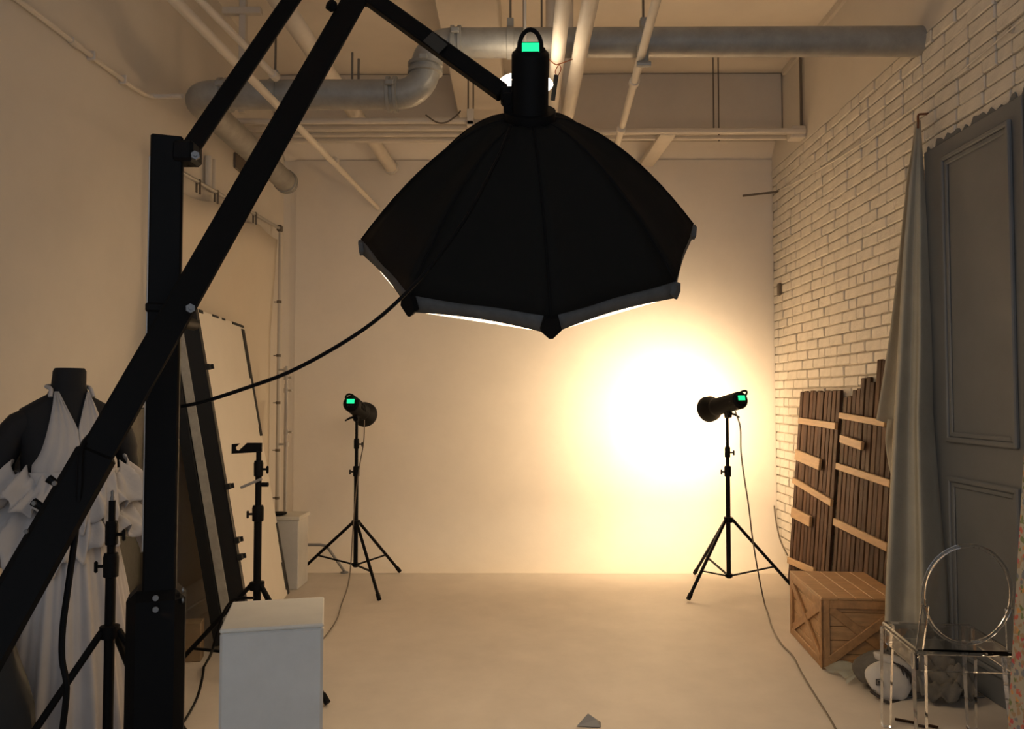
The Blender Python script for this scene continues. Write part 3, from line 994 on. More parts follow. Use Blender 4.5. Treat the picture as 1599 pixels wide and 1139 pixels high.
for f in (.30, .52, .66, .80):
    q = b1.lerp(b0, f * 1.1)
    cp = thing('spring_clip', 'small dark spring clip pinching cloth to the backdrop crossbar', 'clip', q, group='clips on the backdrop crossbar')
    part('jaw', MB().box(q + V((.012, 0, -.035)), (.012, .02, .10), bev=.003), M_rod, cp)
    part('jaw', MB().box(q + V((-.014, .01, -.03)), (.010, .02, .08), bev=.003), M_rod, cp)
ys0, ys1 = bn.y + .1, b1.y - .03


def fcl(u, v):
    y = ys0 + (ys1 - ys0) * u
    ztop = b0.z + (b1.z - b0.z) * (y - b0.y) / (b1.y - b0.y) - .055 - .05 * abs(math.sin(5.2 * u * PI / 2)) - .10 * max(0, .35 - u)
    return V((XB - .012 - .053 * min(1, v * 3.2), y, ztop + (0.25 - ztop) * v))


single('backdrop_cloth', MB().grid(fcl, 30, 14), M_cloth, 'plain pale cloth hanging from the metal backdrop frame', 'cloth', solid=.004)
# chrome stand next to the upright
cs = thing('metal_stand', 'slim dull metal stand with wing knobs behind the pale plinth', 'stand', (Wy(446, 700, 6.68).x, 6.68, 0))
xx = cs.location.x
part('pole', MB().tube([(xx, 6.68, .01), (xx, 6.68, Wy(447, 600, 6.68).z)], .016, 10), M_alu, cs)
part('pole_top', MB().tube([(xx, 6.68, Wy(447, 600, 6.68).z), (xx, 6.68, Wy(447, 572, 6.68).z)], .011, 10), M_alu, cs)
part('foot_plate', MB().lathe([(.09, .0), (.09, .012), (.02, .018)], 20, Matrix.Translation(V((xx, 6.68, 0)))), M_rod, cs)
for v_ in (578, 590, 610, 675, 694):
    q = Wy(447, v_, 6.68)
    part('wing_knob', MB().tube([q, q + V((.05 if v_ not in (578, 694) else -.06, -.01, 0))], [.008, .010], 8).lathe([(.022, -.02), (.022, .02)], 10, Matrix.Translation(q)), M_alu, cs)

# foam boards leaning on the left wall
NB, FB = V((-1.575, 4.80, 0)), V((-1.70, 6.0, 0))
LEAN = V((-.375, 0, 0))
HB = 2.02
ey = (FB - NB).normalized()
ez = (V((0, 0, HB)) + LEAN).normalized()
ex = ey.cross(ez).normalized()
if ex.x < 0:
    ex = -ex
LB = HB / ez.z


def board(name, label, back0, th, w0, w1, h, m, edge_m=None, tapes=True):
    """back0: distance of its front face behind the stack's front plane"""
    R = Matrix((ex, ey, ez)).transposed()
    Wd = (FB - NB).length
    org = NB + ey * w0 * Wd - ex * (back0 + th) + V((0, 0, max(0, 0)))
    lift = ex.z * -1 * (back0 + th)
    org = org + ez * (max(0, -org.z) / ez.z) if org.z < 0 else org - ez * (org.z / ez.z)
    org += ez * .03
    c = org + ex * th / 2 + ey * (w1 - w0) * Wd / 2 + ez * h / 2
    t = thing(name, label, 'reflector board', V((c.x, c.y, 0)))
    part('panel', MB().box(c, (th, (w1 - w0) * Wd, h), R, bev=.003), m, t)
    return t, org, R, (w1 - w0) * Wd


t, org, R, Wd = board('foam_board', 'large white foam board with black taped edges leaning on the wall, foremost of its stack', 0.0, .085, 0, 1, LB - .03, M_whiteboard)
hb_ = LB - .03
mb = MB().box(org + ex * .0425 + ey * -.004 + ez * hb_ / 2, (.092, .010, hb_ + .006), R)
part('edge_tape', mb, M_tape, t)
mb = MB().box(org + ex * .087 + ey * .012 + ez * hb_ / 2, (.005, .05, hb_), R)
part('edge_tape', mb, M_tape, t)
# ragged tape on the far edge and the top
for (h0, h1, wd) in ((.985, .80, .085), (.80, .62, .05), (.62, .585, .07), (.26, .20, .05), (.20, .0, .06), (.12, .02, .09)):
    part('edge_tape', MB().box(org + ex * .0875 + ey * (Wd - wd / 2 + .004) + ez * hb_ * (h0 + h1) / 2, (.005, wd, hb_ * abs(h0 - h1)), R), M_tape, t)
for (w0, w1, hh) in ((.72, 1.0, .018), (.30, .42, .014), (.05, .12, .02), (.5, .56, .012)):
    part('edge_tape', MB().box(org + ex * .0875 + ey * Wd * (w0 + w1) / 2 + ez * (hb_ - hh / 2), (.005, Wd * abs(w1 - w0), hh), R), M_tape, t)
for f in (.46, .30, .25, .09, .82):
    cp = thing('binder_clip', 'small black clip on the near edge of the white foam board', 'clip', org + ez * hb_ * f, group='clips on the foam board')
    q = org + ex * .10 + ez * hb_ * f
    part('clip_body', MB().box(q, (.03, .05, .035), R, bev=.004), M_tape, cp)
    part('clip_arm', MB().box(q + ex * .02 + ey * .02, (.02, .008, .03), R, bev=.002), M_tape, cp)
board('foam_board', 'thin grey-edged foam board standing right behind the white taped one', .088, .055, -.01, .55, 1.92, M_boardedge)
board('foam_board', 'black foam board at the back of the leaning stack', .146, .065, -.02, .45, 1.78, M_tape)

# dark wrapped panel between the column and the stack
q0, q1 = Wx(236, 640, -2.10), Wx(172, 640, -2.10)
mb = MB().box(((-2.12), (q0.y + q1.y) / 2, .72), (.05, q0.y - q1.y, 1.44), Matrix.Rotation(math.radians(-2.5), 3, 'Y'), bev=.01)
single('wrapped_panel', mb, M_olive, 'dark olive wrapped panel leaning on the plain wall behind the column', 'panel')
q = Wy(302, 925, 4.55)
single('wood_offcut', MB().box((-1.86, 4.62, .11), (.10, .10, .22), Matrix.Rotation(.2, 3, 'Z'), bev=.004), M_brown, 'small brown wood offcut by the foot of the foam boards', 'wood block')

# ------------------------------------------------------------------ plinths
h = .84
p0, p1 = Wz(343, 984, h), Wz(505, 974, h)
ex_ = (p1 - p0)
wd = ex_.length
a = math.atan2(ex_.y, ex_.x)
ey_ = V((-math.sin(a), math.cos(a), 0))
cc = (p0 + p1) / 2 + ey_ * .16
pt = thing('plinth', 'grey painted plinth with a lit-toned top in the foreground', 'plinth', (cc.x, cc.y, 0), (0, 0, a))
part('box', MB().box((0, 0, (h - .01) / 2), (wd, .32, h - .01), bev=.008), M_plinthshade, pt, world=False)
part('top_board', MB().box((0, 0, h - .006), (wd + .002, .322, .012), bev=.004), M_plinthlit, pt, world=False)  # warm light on the top is put into its paler colour
pt = thing('plinth', 'low pale plinth in the back corner beside the unlit strobe', 'plinth', (-1.835, 6.42, 0))
part('box', MB().box((0, 0, .27), (.235, .29, .54), bev=.006), M_plinthshade, pt, world=False)  # sides coloured darker for the shadow they stand in
part('top_board', MB().box((0, 0, .55), (.26, .31, .03), bev=.006), M_plinthlit, pt, world=False)
single('black_dish', MB().lathe([(.035, .567), (.062, .575), (.066, .588), (.060, .588), (.030, .575)], 20, Matrix.Translation(V((-1.895, 6.34, 0)))), M_black,
       'small round black dish on the low pale plinth', 'dish')
pts = [Wy(455, 851, 6.75), Wy(500, 851, 6.75), Wy(510, 853, 6.75), Wz(538, 893, .012)]
bt = thing('bent_tube', 'bent grey tube leg standing out from behind the low plinth', 'tube', pts[-1])
part('tube', MB().tube(pts, .012, 8), M_rubber, bt)
part('foot_pad', MB().lathe([(.035, 0.0), (.035, .008), (.015, .014)], 14, Matrix.Translation(V((pts[-1].x, pts[-1].y, .001)))), M_rubber, bt)

# ------------------------------------------------------------------ dress form and dress
FX, FY = Wy(108, 620, 3.12).x, 3.12
FR = math.radians(47)


def ell(secs, n=28, fn=None):
    """secs: (z, halfwidth, halfdepth, yshift)"""
    mb = MB()
    vs, fs = [], []
    for (z, a, b, ys_) in secs:
        for k in range(n):
            t_ = 2 * PI * k / n
            ca, sa = math.cos(t_), math.sin(t_)
            e = .82
            vs.append(V((a * math.copysign(abs(ca) ** e, ca), b * math.copysign(abs(sa) ** e, sa) + ys_, z)))
    for i in range(len(secs) - 1):
        for k in range(n):
            p_, q_ = i * n + k, i * n + (k + 1) % n
            fs.append((p_, q_, q_ + n, p_ + n))
    fs.append(list(range(n))[::-1])
    fs.append([(len(secs) - 1) * n + k for k in range(n)])
    return mb.add(vs, fs)


df = thing('dress_form', 'charcoal headless dress form wearing the white dress', 'mannequin', (FX, FY, 0), (0, 0, FR))
secs = [(.70, .15, .11, 0), (.82, .172, .125, 0), (.92, .15, .108, 0), (1.02, .120, .092, 0), (1.12, .138, .105, -.005), (1.22, .160, .125, -.015), (1.30, .165, .118, -.012),
        (1.37, .178, .098, 0), (1.42, .182, .082, .005), (1.455, .165, .070, .01), (1.485, .115, .062, .012), (1.51, .072, .056, .012), (1.54, .060, .056, .008), (1.60, .057, .056, 0), (1.612, .050, .050, 0)]
part('torso', ell(secs), M_form, df, world=False)
for s in (-1, 1):
    part('arm_stub', MB().tube(spline([(s * .10, .005, 1.415), (s * .185, .01, 1.37), (s * .222, .015, 1.26), (s * .232, .01, 1.12)], 4),
                               [.058] * 4 + [.052] * 4 + [.045] * 5, 14), M_form, df, world=False)
part('pole', MB().tube([(0, 0, .02), (0, 0, .72)], .016, 10), M_black, df, world=False)
part('base', MB().lathe([(.17, 0), (.17, .012), (.03, .03)], 24), M_black, df, world=False)

dg = thing('halter_dress', 'white chiffon halter dress with loose ruffles on the dress form', 'dress', (FX, FY, 0), (0, 0, FR))
# front surface of the form, a little proud


def body(z, t_, g):
    for i in range(len(secs) - 1):
        if secs[i][0] <= z <= secs[i + 1][0]:
            f = (z - secs[i][0]) / (secs[i + 1][0] - secs[i][0])
            a, b, ys_ = [secs[i][j] + (secs[i + 1][j] - secs[i][j]) * f for j in (1, 2, 3)]
            ca, sa = math.cos(t_), math.sin(t_)
            e = .82
            return V(((a + g) * math.copysign(abs(ca) ** e, ca), (b + g) * math.copysign(abs(sa) ** e, sa) + ys_, z))


for s in (-1, 1):
    def strap(u, v, s=s):
        z = 1.20 + (1.52 - 1.20) * v
        xi = max(0.001, (z - 1.375) * .36)
        xo = .150 - .088 * max(0, (v - .15) / .85) ** .75
        x = xi + (xo - xi) * u
        g = .010 + .004 * math.sin(22 * u + 3 * v)
        a_ = body(z, 0, g).x
        return body(z, -math.acos(min(1, (x / a_)) ** (1 / .82)) if s > 0 else -PI + math.acos(min(1, (x / a_)) ** (1 / .82)), g)
    part('halter_strap', MB().grid(strap, 12, 14), M_dress, dg, world=False, solid=.004, smooth=80)
    part('neck_tie', MB().tube(spline([body(1.50, -PI / 2 + s * .85, .008), body(1.53, -PI / 2 + s * 1.2, .012), body(1.54, s * .2 + (0 if s > 0 else PI), .014), body(1.545, PI / 2 - s * .5, .012)], 4), .008, 8), M_dress, dg, world=False)


def bod(u, v):
    z = .95 + (1.22 - .95) * v
    return body(z, 2 * PI * u, .014 + .005 * math.sin(24 * PI * u))


part('bodice', MB().grid(bod, 64, 8, wrap=True), M_dress, dg, world=False, solid=.004, smooth=80)


def skirt(u, v):
    z = 1.02 - .90 * v
    t_ = 2 * PI * u
    r = .15 + .17 * v ** .75
    fold = 1 + (.03 + .05 * v) * math.sin(t_ * 24 + 2.5 * math.sin(t_ * 2)) * (.6 + .4 * math.sin(t_ * 3)) + .02 * math.sin(41 * t_)
    return V((r * fold * math.cos(t_), r * .85 * fold * math.sin(t_), z))


part('skirt', MB().grid(skirt, 260, 14, wrap=True), M_dress, dg, world=False, solid=.003, smooth=80)
rnd = random.Random(3)
for (z0, z1, r0, r1, ph, amp, nm) in ((1.26, 1.06, .21, .26, 0.0, .12, 'ruffle'), (1.14, .92, .20, .29, 1.3, .14, 'ruffle')):
    def ruf(u, v, z0=z0, z1=z1, r0=r0, r1=r1, ph=ph, amp=amp):
        t_ = 2 * PI * u
        front = max(0, -math.sin(t_))
        side = abs(math.cos(t_))
        r = r0 + (r1 - r0) * v + .05 * side * v
        f = 1 + amp * .5 * v * math.sin(13 * t_ + ph + 2.5 * math.sin(2 * t_)) + (.03 + .04 * v) * math.sin(31 * t_ + ph + 6 * v) + .02 * math.sin(53 * t_ + 9 * v)
        zz_ = z0 + (z1 - z0) * v * (1 + .25 * math.sin(3 * t_ + ph)) - .07 * front * (1 - v) + .02 * math.sin(17 * t_) + .012 * math.sin(37 * t_)
        return V((r * f * math.cos(t_), (r * .66) * f * math.sin(t_), zz_))
    part(nm, MB().grid(ruf, 300, 12, wrap=True), M_dress, dg, world=False, solid=.003, smooth=80)


def bumpy(M, rx, ry, rz, seed, amp=.12, n=28, m=16, flat=True):
    rnd_ = random.Random(seed)
    ph = [rnd_.uniform(0, 6) for _ in range(8)]
    mb = MB()
    vs, fs = [], []
    for j in range(m + 1):
        th = PI * j / m
        for i in range(n):
            a = 2 * PI * i / n
            f = 1 + amp * (math.sin(3 * a + ph[0] + 2 * th) * .5 + math.sin(5 * a + ph[1] - 3 * th) * .4 + math.sin(7 * th + ph[2] + 2 * a) * .4 + math.sin(9 * a + ph[3] + 6 * th) * .25)
            p = V((rx * math.sin(th) * math.cos(a) * f, ry * math.sin(th) * math.sin(a) * f, rz * math.cos(th) * f))
            if flat:
                p.z = max(p.z, -rz * .55)
            vs.append(M @ p)
    for j in range(m):
        for i in range(n):
            a, b = j * n + i, j * n + (i + 1) % n
            fs.append((a, b, b + n, a + n))
    mb.add(vs, fs)
    return mb


T = Matrix.Translation
single('nylon_bag', bumpy(T((-1.78, 2.71, .27)), .15, .10, .48, 5, .07), M_bag, 'dark stuffed nylon bag standing beside the white dress hem', 'bag')

# ------------------------------------------------------------------ plank panels on the right
PSL = .082      # lean: x grows with z
PX0 = 2.165
PN = V((1, 0, -PSL)).normalized()
slat_me = []
for k in range(2):
    mb = MB().box((0, 0, .5), (.022, .0665, 1.0), bev=.004)
    me = mb.mesh('slat', None, 0)
    me.materials.append((M_darkwood, M_darkwood2)[k])
    slat_me.append(me)
LR = Matrix.Rotation(math.atan(PSL), 4, 'Y')


def plank_panel(label, ya, yb, tops, battens):
    t = thing('plank_panel', label, 'wooden panel', (PX0 + .02, (ya + yb) / 2, 0))
    n = len(tops)
    step = (yb - ya) / n
    for i, zt_ in enumerate(tops):
        y = ya + step * (i + .5)
        M = T(V((PX0 + .028 + random.uniform(0, .005), y, .002)) - t.location) @ LR @ Matrix.Rotation(random.uniform(-.006, .006), 4, 'X') @ Matrix.Diagonal((1, abs(step) / .074, zt_, 1))
        piece('slat', slat_me[i % 2 if random.random() < .7 else 0], t, M)
    for (u0, v0, u1, v1, hp) in battens:
        q0, q1 = Wpl(u0, v0, (PX0, 0, 0), PN), Wpl(u1, v1, (PX0, 0, 0), PN)
        hh = hp * (q0.y + q1.y) / 2 / FPX
        part('batten', MB().bar(q0 - PN * .0, q1, hh, .022, up=PN, bev=.003), M_batten, t)
    for s in (0, 1):
        pass
    return t


plank_panel('dark slatted wooden panel with an even top, next to the cove', 6.60, 5.77, [1.545, 1.55, 1.54, 1.552, 1.545, 1.55, 1.543, 1.55, 1.547, 1.55, 1.552],
            [(1248, 657, 1306, 666, 10), (1243, 710, 1281, 726, 17), (1239, 750, 1299, 786, 10), (1237, 800, 1266, 815, 16), (1231, 875, 1272, 893, 10)])
tops = [1.50, 1.51, 1.55, 1.56, 1.63, 1.635, 1.60, 1.745, 1.74, 1.62, 1.60, 1.60, 1.58, 1.57, 1.55]
plank_panel('dark slatted wooden panel with a stepped ragged top, beside the canvas', 5.715, 4.66, tops,
            [(1312, 649, 1383, 662, 10), (1313, 685, 1347, 697, 13), (1307, 728, 1391, 756, 11), (1303, 815, 1387, 856, 12)])

# ------------------------------------------------------------------ wooden crate
ca = Wz(1284, 1046, 0)
cb = Wz(1234, 989, 0)
dirb = (cb - ca)
LBc = dirb.length
ang = math.atan2(dirb.y, dirb.x) - PI / 2
CWd, CH_ = .46, .392
cr = thing('wooden_crate', 'pine crate with diagonal crossed braces below the slatted panels', 'crate', (ca.x, ca.y, 0), (0, 0, ang))
# local: x across 0..CWd, y away 0..LBc
nb = 5
ph_ = (CH_ - .012) / nb
for k in range(nb):
    z0 = .004 + ph_ * k
    part('side_plank', MB().box((CWd / 2, .020, z0 + ph_ / 2), (CWd - .03, .012, ph_ - .003), bev=.002), M_pine, cr, world=False)
    part('side_plank', MB().box((.020, LBc / 2, z0 + ph_ / 2), (.012, LBc - .03, ph_ - .003), bev=.002), M_pine, cr, world=False)
    part('side_plank', MB().box((CWd - .02, LBc / 2, z0 + ph_ / 2), (.012, LBc - .03, ph_ - .003), bev=.002), M_pine, cr, world=False)
    part('side_plank', MB().box((CWd / 2, LBc - .02, z0 + ph_ / 2), (CWd - .03, .012, ph_ - .003), bev=.002), M_pine, cr, world=False)
nt_ = 5
for k in range(nt_):
    wv = CWd / nt_
    part('top_plank', MB().box((wv * (k + .5), LBc / 2, CH_ - .006), (wv - .003, LBc, .014), bev=.002), M_pine, cr, world=False)
ft = .045
for (x0, y0) in ((0, 0), (CWd, 0), (0, LBc), (CWd, LBc)):
    sx, sy = (1 if x0 == 0 else -1), (1 if y0 == 0 else -1)
    part('corner_post', MB().box((x0 + sx * ft / 2, y0 + sy * .007, (CH_ - .013) / 2), (ft, .014, CH_ - .013), bev=.002)
         .box((x0 + sx * .007, y0 + sy * ft / 2, (CH_ - .013) / 2), (.014, ft, CH_ - .013), bev=.002), M_pine2, cr, world=False)
for zc_ in (.024, CH_ - .013 - .024):
    part('rail', MB().box((CWd / 2, .007, zc_), (CWd - 2 * ft, .013, .045), bev=.002), M_pine2, cr, world=False)
    part('rail', MB().box((.007, LBc / 2, zc_), (.013, LBc - 2 * ft, .045), bev=.002), M_pine2, cr, world=False)
za, zb_ = .05, CH_ - .06
part('brace', MB().bar((ft, .009, zb_), (CWd - ft, .009, za), .012, .045, up=(0, 0, 1), bev=.002), M_pine2, cr, world=False)
part('brace', MB().bar((ft, .005, za), (CWd - ft, .005, zb_), .014, .045, up=(0, 0, 1), bev=.002), M_pine2, cr, world=False)
part('brace', MB().bar((.009, ft, zb_), (.009, LBc - ft, za), .012, .045, up=(0, 0, 1), bev=.002), M_pine2, cr, world=False)
part('brace', MB().bar((.005, ft, za), (.005, LBc - ft, zb_), .014, .045, up=(0, 0, 1), bev=.002), M_pine2, cr, world=False)

# ------------------------------------------------------------------ hanging canvas
cv = thing('hanging_canvas', 'grey canvas sheet hung from a hook between bricks and grey door', 'canvas', Wx(1440, 965, 2.2))


def edge(tab, v, fnw):
    for i in range(len(tab) - 1):
        if tab[i][1] <= v <= tab[i + 1][1]:
            f = (v - tab[i][1]) / (tab[i + 1][1] - tab[i][1])
            return fnw(tab[i][0] + (tab[i + 1][0] - tab[i][0]) * f, v)
    return fnw(tab[-1][0], v)


Lm = [(1432, 188), (1421, 280), (1411, 400), (1404, 540), (1398, 660), (1393, 760), (1389, 860), (1385, 930), (1384, 975), (1386, 1010)]
Rm = [(1437, 188), (1447, 350), (1456, 540), (1458, 650), (1467, 760), (1478, 880), (1484, 930), (1486, 960), (1490, 1010)]


def canvas(u, v):
    py = 188 + (985 - 188) * v
    spread = min(1, v * 1.6)
    l = edge(Lm, py, lambda a, b: Wy(a, b, 4.56 - .30 * v * v))
    r = edge(Rm, py, lambda a, b: Wx(a, b, 2.325))
    p = l.lerp(r, u)
    ph = u * (3.1 * PI) + .9 * v + .5
    b = .050 * spread * math.sin(ph) + .010 * spread * math.sin(ph * 2.3 + 2 * v + 1)
    b += .05 * math.sin(PI * u) * spread
    if v > .82:
        b += .03 * math.sin(6 * u + 25 * v) * (v - .82) * 5
    p = p + V((-.62, -.78, 0)) * b
    return p


part('main_sheet', MB().grid(canvas, 44, 50), M_canvas, cv, solid=.004, smooth=80)
Lf = [(1431, 190), (1416, 280), (1404, 400), (1390, 520), (1378, 600), (1369, 656)]
Rf = [(1436, 190), (1436, 280), (1430, 400), (1424, 520), (1420, 600), (1416, 675)]


def flap(u, v):
    py = 190 + (656 - 190) * v + 16 * u * v
    l = edge(Lf, min(py, 655.9), lambda a, b: Wy(a, b, 4.66))
    r = edge(Rf, min(py, 674.9), lambda a, b: Wy(a, b, 4.64))
    l.z = Wy(1400, py, 4.66).z
    p = l.lerp(r, u)
    b = .018 * v * math.sin(u * 7 + 2)
    return p + V((-.5, -.85, 0)) * b


part('side_flap', MB().grid(flap, 14, 26), M_canvas, cv, solid=.004, smooth=80)


def inner(u, v):
    py = 655 + (760 - 655) * v
    l = Wy(1386 + 12 * v * v - 5 * math.sin(PI * v), py, 4.66)
    r = Wy(1415, py, 4.64)
    return l.lerp(r, u) + V((-.4, -.7, 0)) * .02 * math.sin(6 * u + 8 * v)


part('inner_fold', MB().grid(inner, 10, 12), M_canvas, cv, solid=.004, smooth=80)
hk = Wx(1434, 178, XR)
hk = Wy(1433, 184, 4.56)
part('hook', MB().tube([V((XR + .005, 4.58, hk.z + .03)), V((hk.x + .012, 4.565, hk.z + .022)), V((hk.x + .002, 4.56, hk.z + .012)), V((hk.x, 4.56, hk.z - .06))], .007, 6), M_wire, cv)

# ------------------------------------------------------------------ clear acrylic chair
bl, fl2 = Wz(1430, 1188, 0), Wz(1394, 1128, 0)
CHX, CHY = 1.815, 3.31
chd = math.radians(-6)
ch = thing('acrylic_chair', 'clear acrylic chair with an oval back in front of the grey door', 'chair', (CHX + .02, CHY + .2, 0), (0, 0, chd))
# local frame: back at y=-.2, front at y=+.2
SH = .46
part('seat', MB().box((0, 0.0, SH), (.385, .41, .022), bev=.006), M_acrylic, ch, world=False)
part('seat_apron', MB().box((0, .195, SH - .045), (.36, .012, .07), bev=.003).box((0, -.195, SH - .045), (.36, .012, .07), bev=.003)
     .box((-.185, 0, SH - .045), (.012, .36, .07), bev=.003).box((.185, 0, SH - .045), (.012, .36, .07), bev=.003), M_acrylic, ch, world=False)
for sx in (-1, 1):
    for sy in (-1, 1):
        x0, y0 = sx * .175, sy * .185
        x1, y1 = sx * .185, sy * .195 - (.03 if sy < 0 else 0)
        mb = MB()
        zz = [SH - .012, .002]
        vs = []
        for (xx, yy, z_, s_) in ((x0, y0, zz[0], .024), (x1, y1, zz[1], .017)):
            vs += [(xx + i * s_, yy + j * s_, z_) for (i, j) in ((-1, -1), (1, -1), (1, 1), (-1, 1))]
        mb.add(vs, [(0, 1, 2, 3), (4, 5, 6, 7), (0, 1, 5, 4), (1, 2, 6, 5), (2, 3, 7, 6), (3, 0, 4, 7)])
        part('leg', mb, M_acrylic, ch, world=False)
# oval back, tilted a little
bz, ba, bb = .70, .168, .205
OVM = T(V((0, -.225, bz))) @ Matrix.Rotation(math.radians(98), 4, 'X')
n = 40
ring = [OVM @ V((ba * math.cos(2 * PI * k / n), bb * math.sin(2 * PI * k / n), 0)) for k in range(n)]
mb = MB().prism([(ba * .97 * math.cos(2 * PI * k / n), bb * .97 * math.sin(2 * PI * k / n)) for k in range(n)], OVM @ T(V((0, 0, -.003))), .006)
part('back_panel', mb, M_acrylic, ch, world=False)
part('back_rim', MB().tube(ring + [ring[0]], .0085, 8, caps=False), M_acrylic, ch, world=False)
for s in (-1, 1):
    part('back_post', MB().bar((s * .176, -.195, SH + .005), (s * .160, -.222, .652), .016, .03, up=(1, 0, 0), bev=.003), M_acrylic, ch, world=False)
    part('arm', MB().tube(spline([(s * .182, -.22, .66), (s * .20, -.10, .655), (s * .205, .02, .62), (s * .195, .07, .55), (s * .19, .09, SH + .005)], 4), .012, 8), M_acrylic, ch, world=False) if False else None

# ------------------------------------------------------------------ bundle on the floor under the chair
q = Wz(1440, 1075, 0)
ct = thing('crumpled_clothes', 'crumpled dark grey clothes heaped on the floor behind the chair legs', 'clothes', (q.x, q.y, 0))


def pile(u, v):
    x, y = (u - .5), (v - .5)
    r = math.sqrt(x * x + y * y) * 2
    h_ = .19 * max(0, 1 - r ** 2.2) * (.75 + .35 * math.sin(9 * u + 4 * v) + .2 * math.sin(17 * v - 6 * u)) + .055 * math.sin(23 * u + 11 * v + 3 * math.sin(7 * v)) * max(0, 1 - r) + .022 * math.sin(41 * v - 17 * u + 2 * math.sin(9 * u)) * max(0, 1 - r)
    return V((q.x + .01 + x * .46, q.y + .08 + y * .44, .006 + max(0, h_)))


part('heap', MB().grid(pile, 70, 64), M_greycloth, ct, smooth=80, solid=.006)
for k in range(4):
    def fold(u, v, k=k):
        a = Wz(1425 + 22 * k, 1040 + 12 * k, .10)
        return V((a.x + (u - .5) * .26, a.y + .02 + .05 * math.sin(3 * u + k) + .03 * k, .05 + .05 * (3 - k) * .6 + .055 * math.sin(PI * v) + .02 * math.sin(6 * u + k) + .014 * math.sin(17 * u + 9 * v + k) + .010 * math.sin(29 * u - 13 * v))) + V((0, (v - .5) * .10, .01 * math.sin(21 * u + 5 * v)))
    part('fold', MB().grid(fold, 36, 12), M_greycloth, ct, smooth=80, solid=.008)
q = Wz(1385, 1088, 0)
cp = thing('printed_bag', 'rounded white bag with dark printed stripes on the floor by the crate', 'bag', (q.x, q.y, 0))
part('body', bumpy(T((q.x + .04, q.y + .10, .095)), .16, .11, .10, 11, .05), M_greycloth, cp)
c = Wy(1388, 1063, q.y - .02)
part('white_front', bumpy(T(c) @ Matrix.Rotation(-.35, 4, 'X') @ Matrix.Rotation(.3, 4, 'Y'), .115, .035, .085, 12, .05, flat=False), M_cap, cp)
c2 = Wy(1400, 1038, q.y + .05)
part('white_flap', bumpy(T(c2) @ Matrix.Rotation(.45, 4, 'Y'), .12, .05, .04, 13, .06, flat=False), M_cap, cp)
for k in range(3):
    part('printed_stripe', MB().tube(spline([Wy(1394 + 7 * k, 1034 + 3 * k, q.y - .012), Wy(1408 + 6 * k, 1045 + 3 * k, q.y - .03), Wy(1410 + 6 * k, 1066, q.y - .035), Wy(1404 + 5 * k, 1084 - 2 * k, q.y - .035)], 4), .0045, 6), M_print, cp)
bc = Wy(1373, 1066, q.y - .060)
mb = MB()
for (dx, dz, wx, wz) in ((0, .013, .03, .003), (0, -.013, .03, .003), (-.0135, 0, .003, .029), (.0135, 0, .003, .029), (-.005, 0, .003, .016), (.004, .004, .012, .003), (.004, -.004, .012, .003)):
    mb.box(bc + V((dx, 0, dz)), (wx, .008, wz))
part('printed_badge', mb, M_print, cp, label='small square printed badge')
part('bottom_piping', MB().tube(spline([Wy(1360, 1080, q.y - .03), Wy(1375, 1090, q.y - .08), Wy(1392, 1096, q.y - .08), Wy(1410, 1095, q.y - .04)], 4), .008, 6), M_print, cp)
q = Wz(1335, 1062, 0)


def film(u, v):
    return V((q.x - .09 + .30 * u + .03 * math.sin(5 * v), q.y - .10 + .24 * v + .04 * math.sin(4 * u), .012 + .035 * abs(math.sin(7 * u + 3 * v)) * math.sin(PI * u) + .015 * math.sin(9 * v + 2 * u) ** 2))


single('plastic_film', MB().grid(film, 18, 14), M_plastic, 'scrap of cloudy plastic film on the floor at the crate corner', 'plastic film', smooth=80)
for (u, v_, lab) in ((1414, 1126, 'small dark splinter of wood on the floor by the chair leg'), (1446, 1132, 'stubby dark splinter of wood between the chair legs')):
    a = Wz(u, v_, .008)
    single('splinter', MB().bar(a + V((-.04, .02, 0)), a + V((.04, -.03, 0)), .012, .010, bev=.002), M_darkwood, lab, 'splinter')
a = Wz(920, 1132, 0)
mb = MB().add([a + V((-.06, -.03, .004)), a + V((.05, -.04, .004)), a + V((.055, .02, .004)), a + V((-.02, .04, .004)), a + V((-.005, .0, .05)), a + V((.03, -.01, .028))],
              [(0, 1, 5, 4), (1, 2, 5), (2, 3, 4, 5), (3, 0, 4), (0, 3, 2, 1)])
single('paper_scrap', mb, M_rubber, 'small crumpled grey scrap on the bare floor', 'scrap', smooth=0)

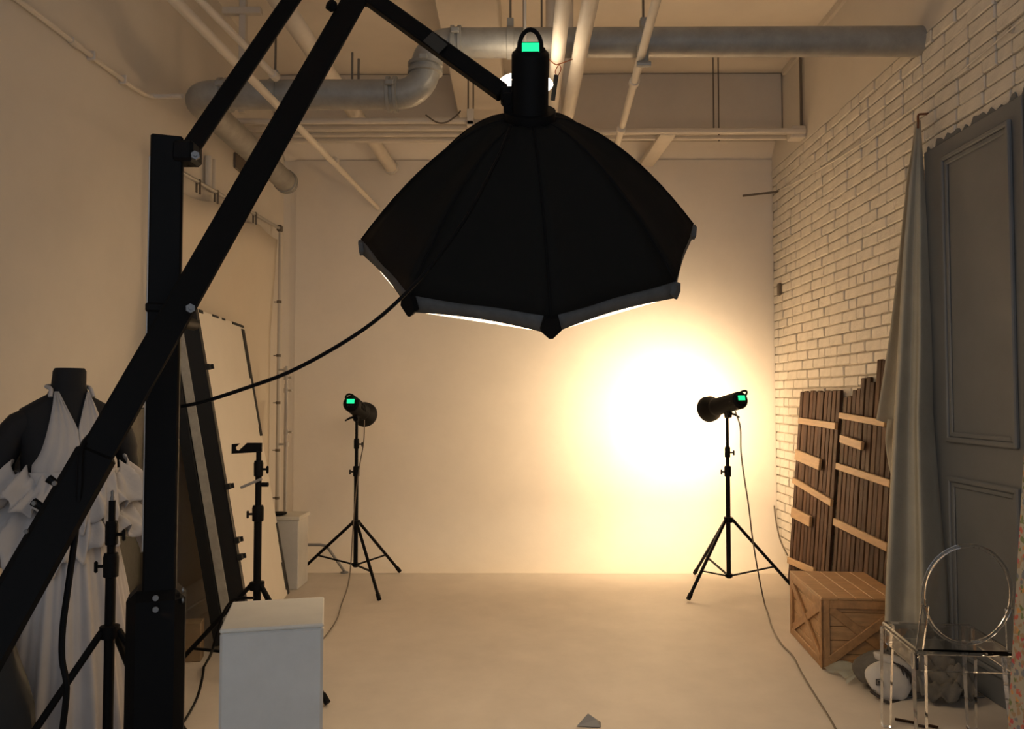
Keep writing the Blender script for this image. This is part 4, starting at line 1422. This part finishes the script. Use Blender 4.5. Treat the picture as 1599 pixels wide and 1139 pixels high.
# ------------------------------------------------------------------ leaning panel with a floral border at the right
xb_ = Wy(1573, 1139, 2.95).x
zt_ = 1.75
lx = (Wy(1600, 690, 2.95).x - xb_) / (Wy(1600, 690, 2.95).z - Wy(1573, 1139, 2.95).z)
z0_ = Wy(1573, 1139, 2.95).z
xf = xb_ - lx * z0_
fp = thing('floral_panel', 'leaning cream panel with a floral paper border at its edge', 'panel', (xf, 2.6, 0))
SH_ = Matrix.Rotation(math.atan(lx), 3, 'Y')
mid = V((xf + lx * zt_ / 2, 0, zt_ / 2 + .01))
part('floral_border', MB().box(mid + V((.015, 2.905, 0)), (.03, .09, zt_), SH_, bev=.002), M_floral, fp, label='floral paper border')
part('green_edge', MB().box(mid + V((.016, 2.853, 0)), (.03, .012, zt_), SH_), M_greenedge, fp, label='thin green glass edge')
part('panel_face', MB().box(mid + V((.02, 2.50, -.25)), (.03, .69, zt_ - .5), SH_, bev=.002), M_cream, fp)
part('panel_top', MB().box(mid + V((.02 + lx * .62, 2.50, .63)), (.03, .69, .48), SH_, bev=.002), M_floral, fp)

# ------------------------------------------------------------------ cords of the two strobes and on the floor
pts = [Wy(1148, 642, 6.10), Wy(1156, 668, 6.08), Wy(1157, 705, 6.05), Wy(1162, 745, 6.02), Wy(1169, 790, 5.98), Wy(1175, 840, 5.92), Wy(1184, 895, 5.82),
       Wz(1195, 948, .007), Wz(1206, 982, .007), Wz(1221, 1007, .007), Wz(1238, 1025, .007), Wz(1252, 1052, .007), Wz(1275, 1090, .007), Wz(1300, 1130, .007), Wz(1320, 1172, .007)]
single('strobe_cord', MB().tube(cord(pts), .0055, 6), M_rod, 'thin cord from the lit strobe trailing past the crate', 'cord')
pts = [Wy(569, 656, 6.45), Wy(568, 690, 6.44), Wy(562, 725, 6.43), Wy(556, 770, 6.44), Wy(551, 830, 6.43), Wy(548, 880, 6.42), Wz(543, 916, .03), Wz(534, 942, .007), Wz(527, 965, .007), Wz(515, 985, .007), Wz(500, 1002, .007), Wz(470, 1020, .007)]
single('strobe_cord', MB().tube(cord(pts), .0048, 6), M_rod, 'thin cord from the unlit strobe down to the floor behind the plinth', 'cord')
pts = [Wz(320, 1040, .007), Wz(316, 1060, .007), Wz(308, 1090, .007), Wz(292, 1120, .007), Wz(270, 1150, .007)]
pts = [Wy(396, 934, 3.6), Wy(368, 936, 3.62), Wy(352, 952, 3.66), Wy(340, 985, 3.72), Wy(330, 1020, 3.8)] + pts
single('floor_cord', MB().tube(cord(pts), .0065, 6), M_black, 'black cord looping down to the floor beside the grey plinth', 'cord')
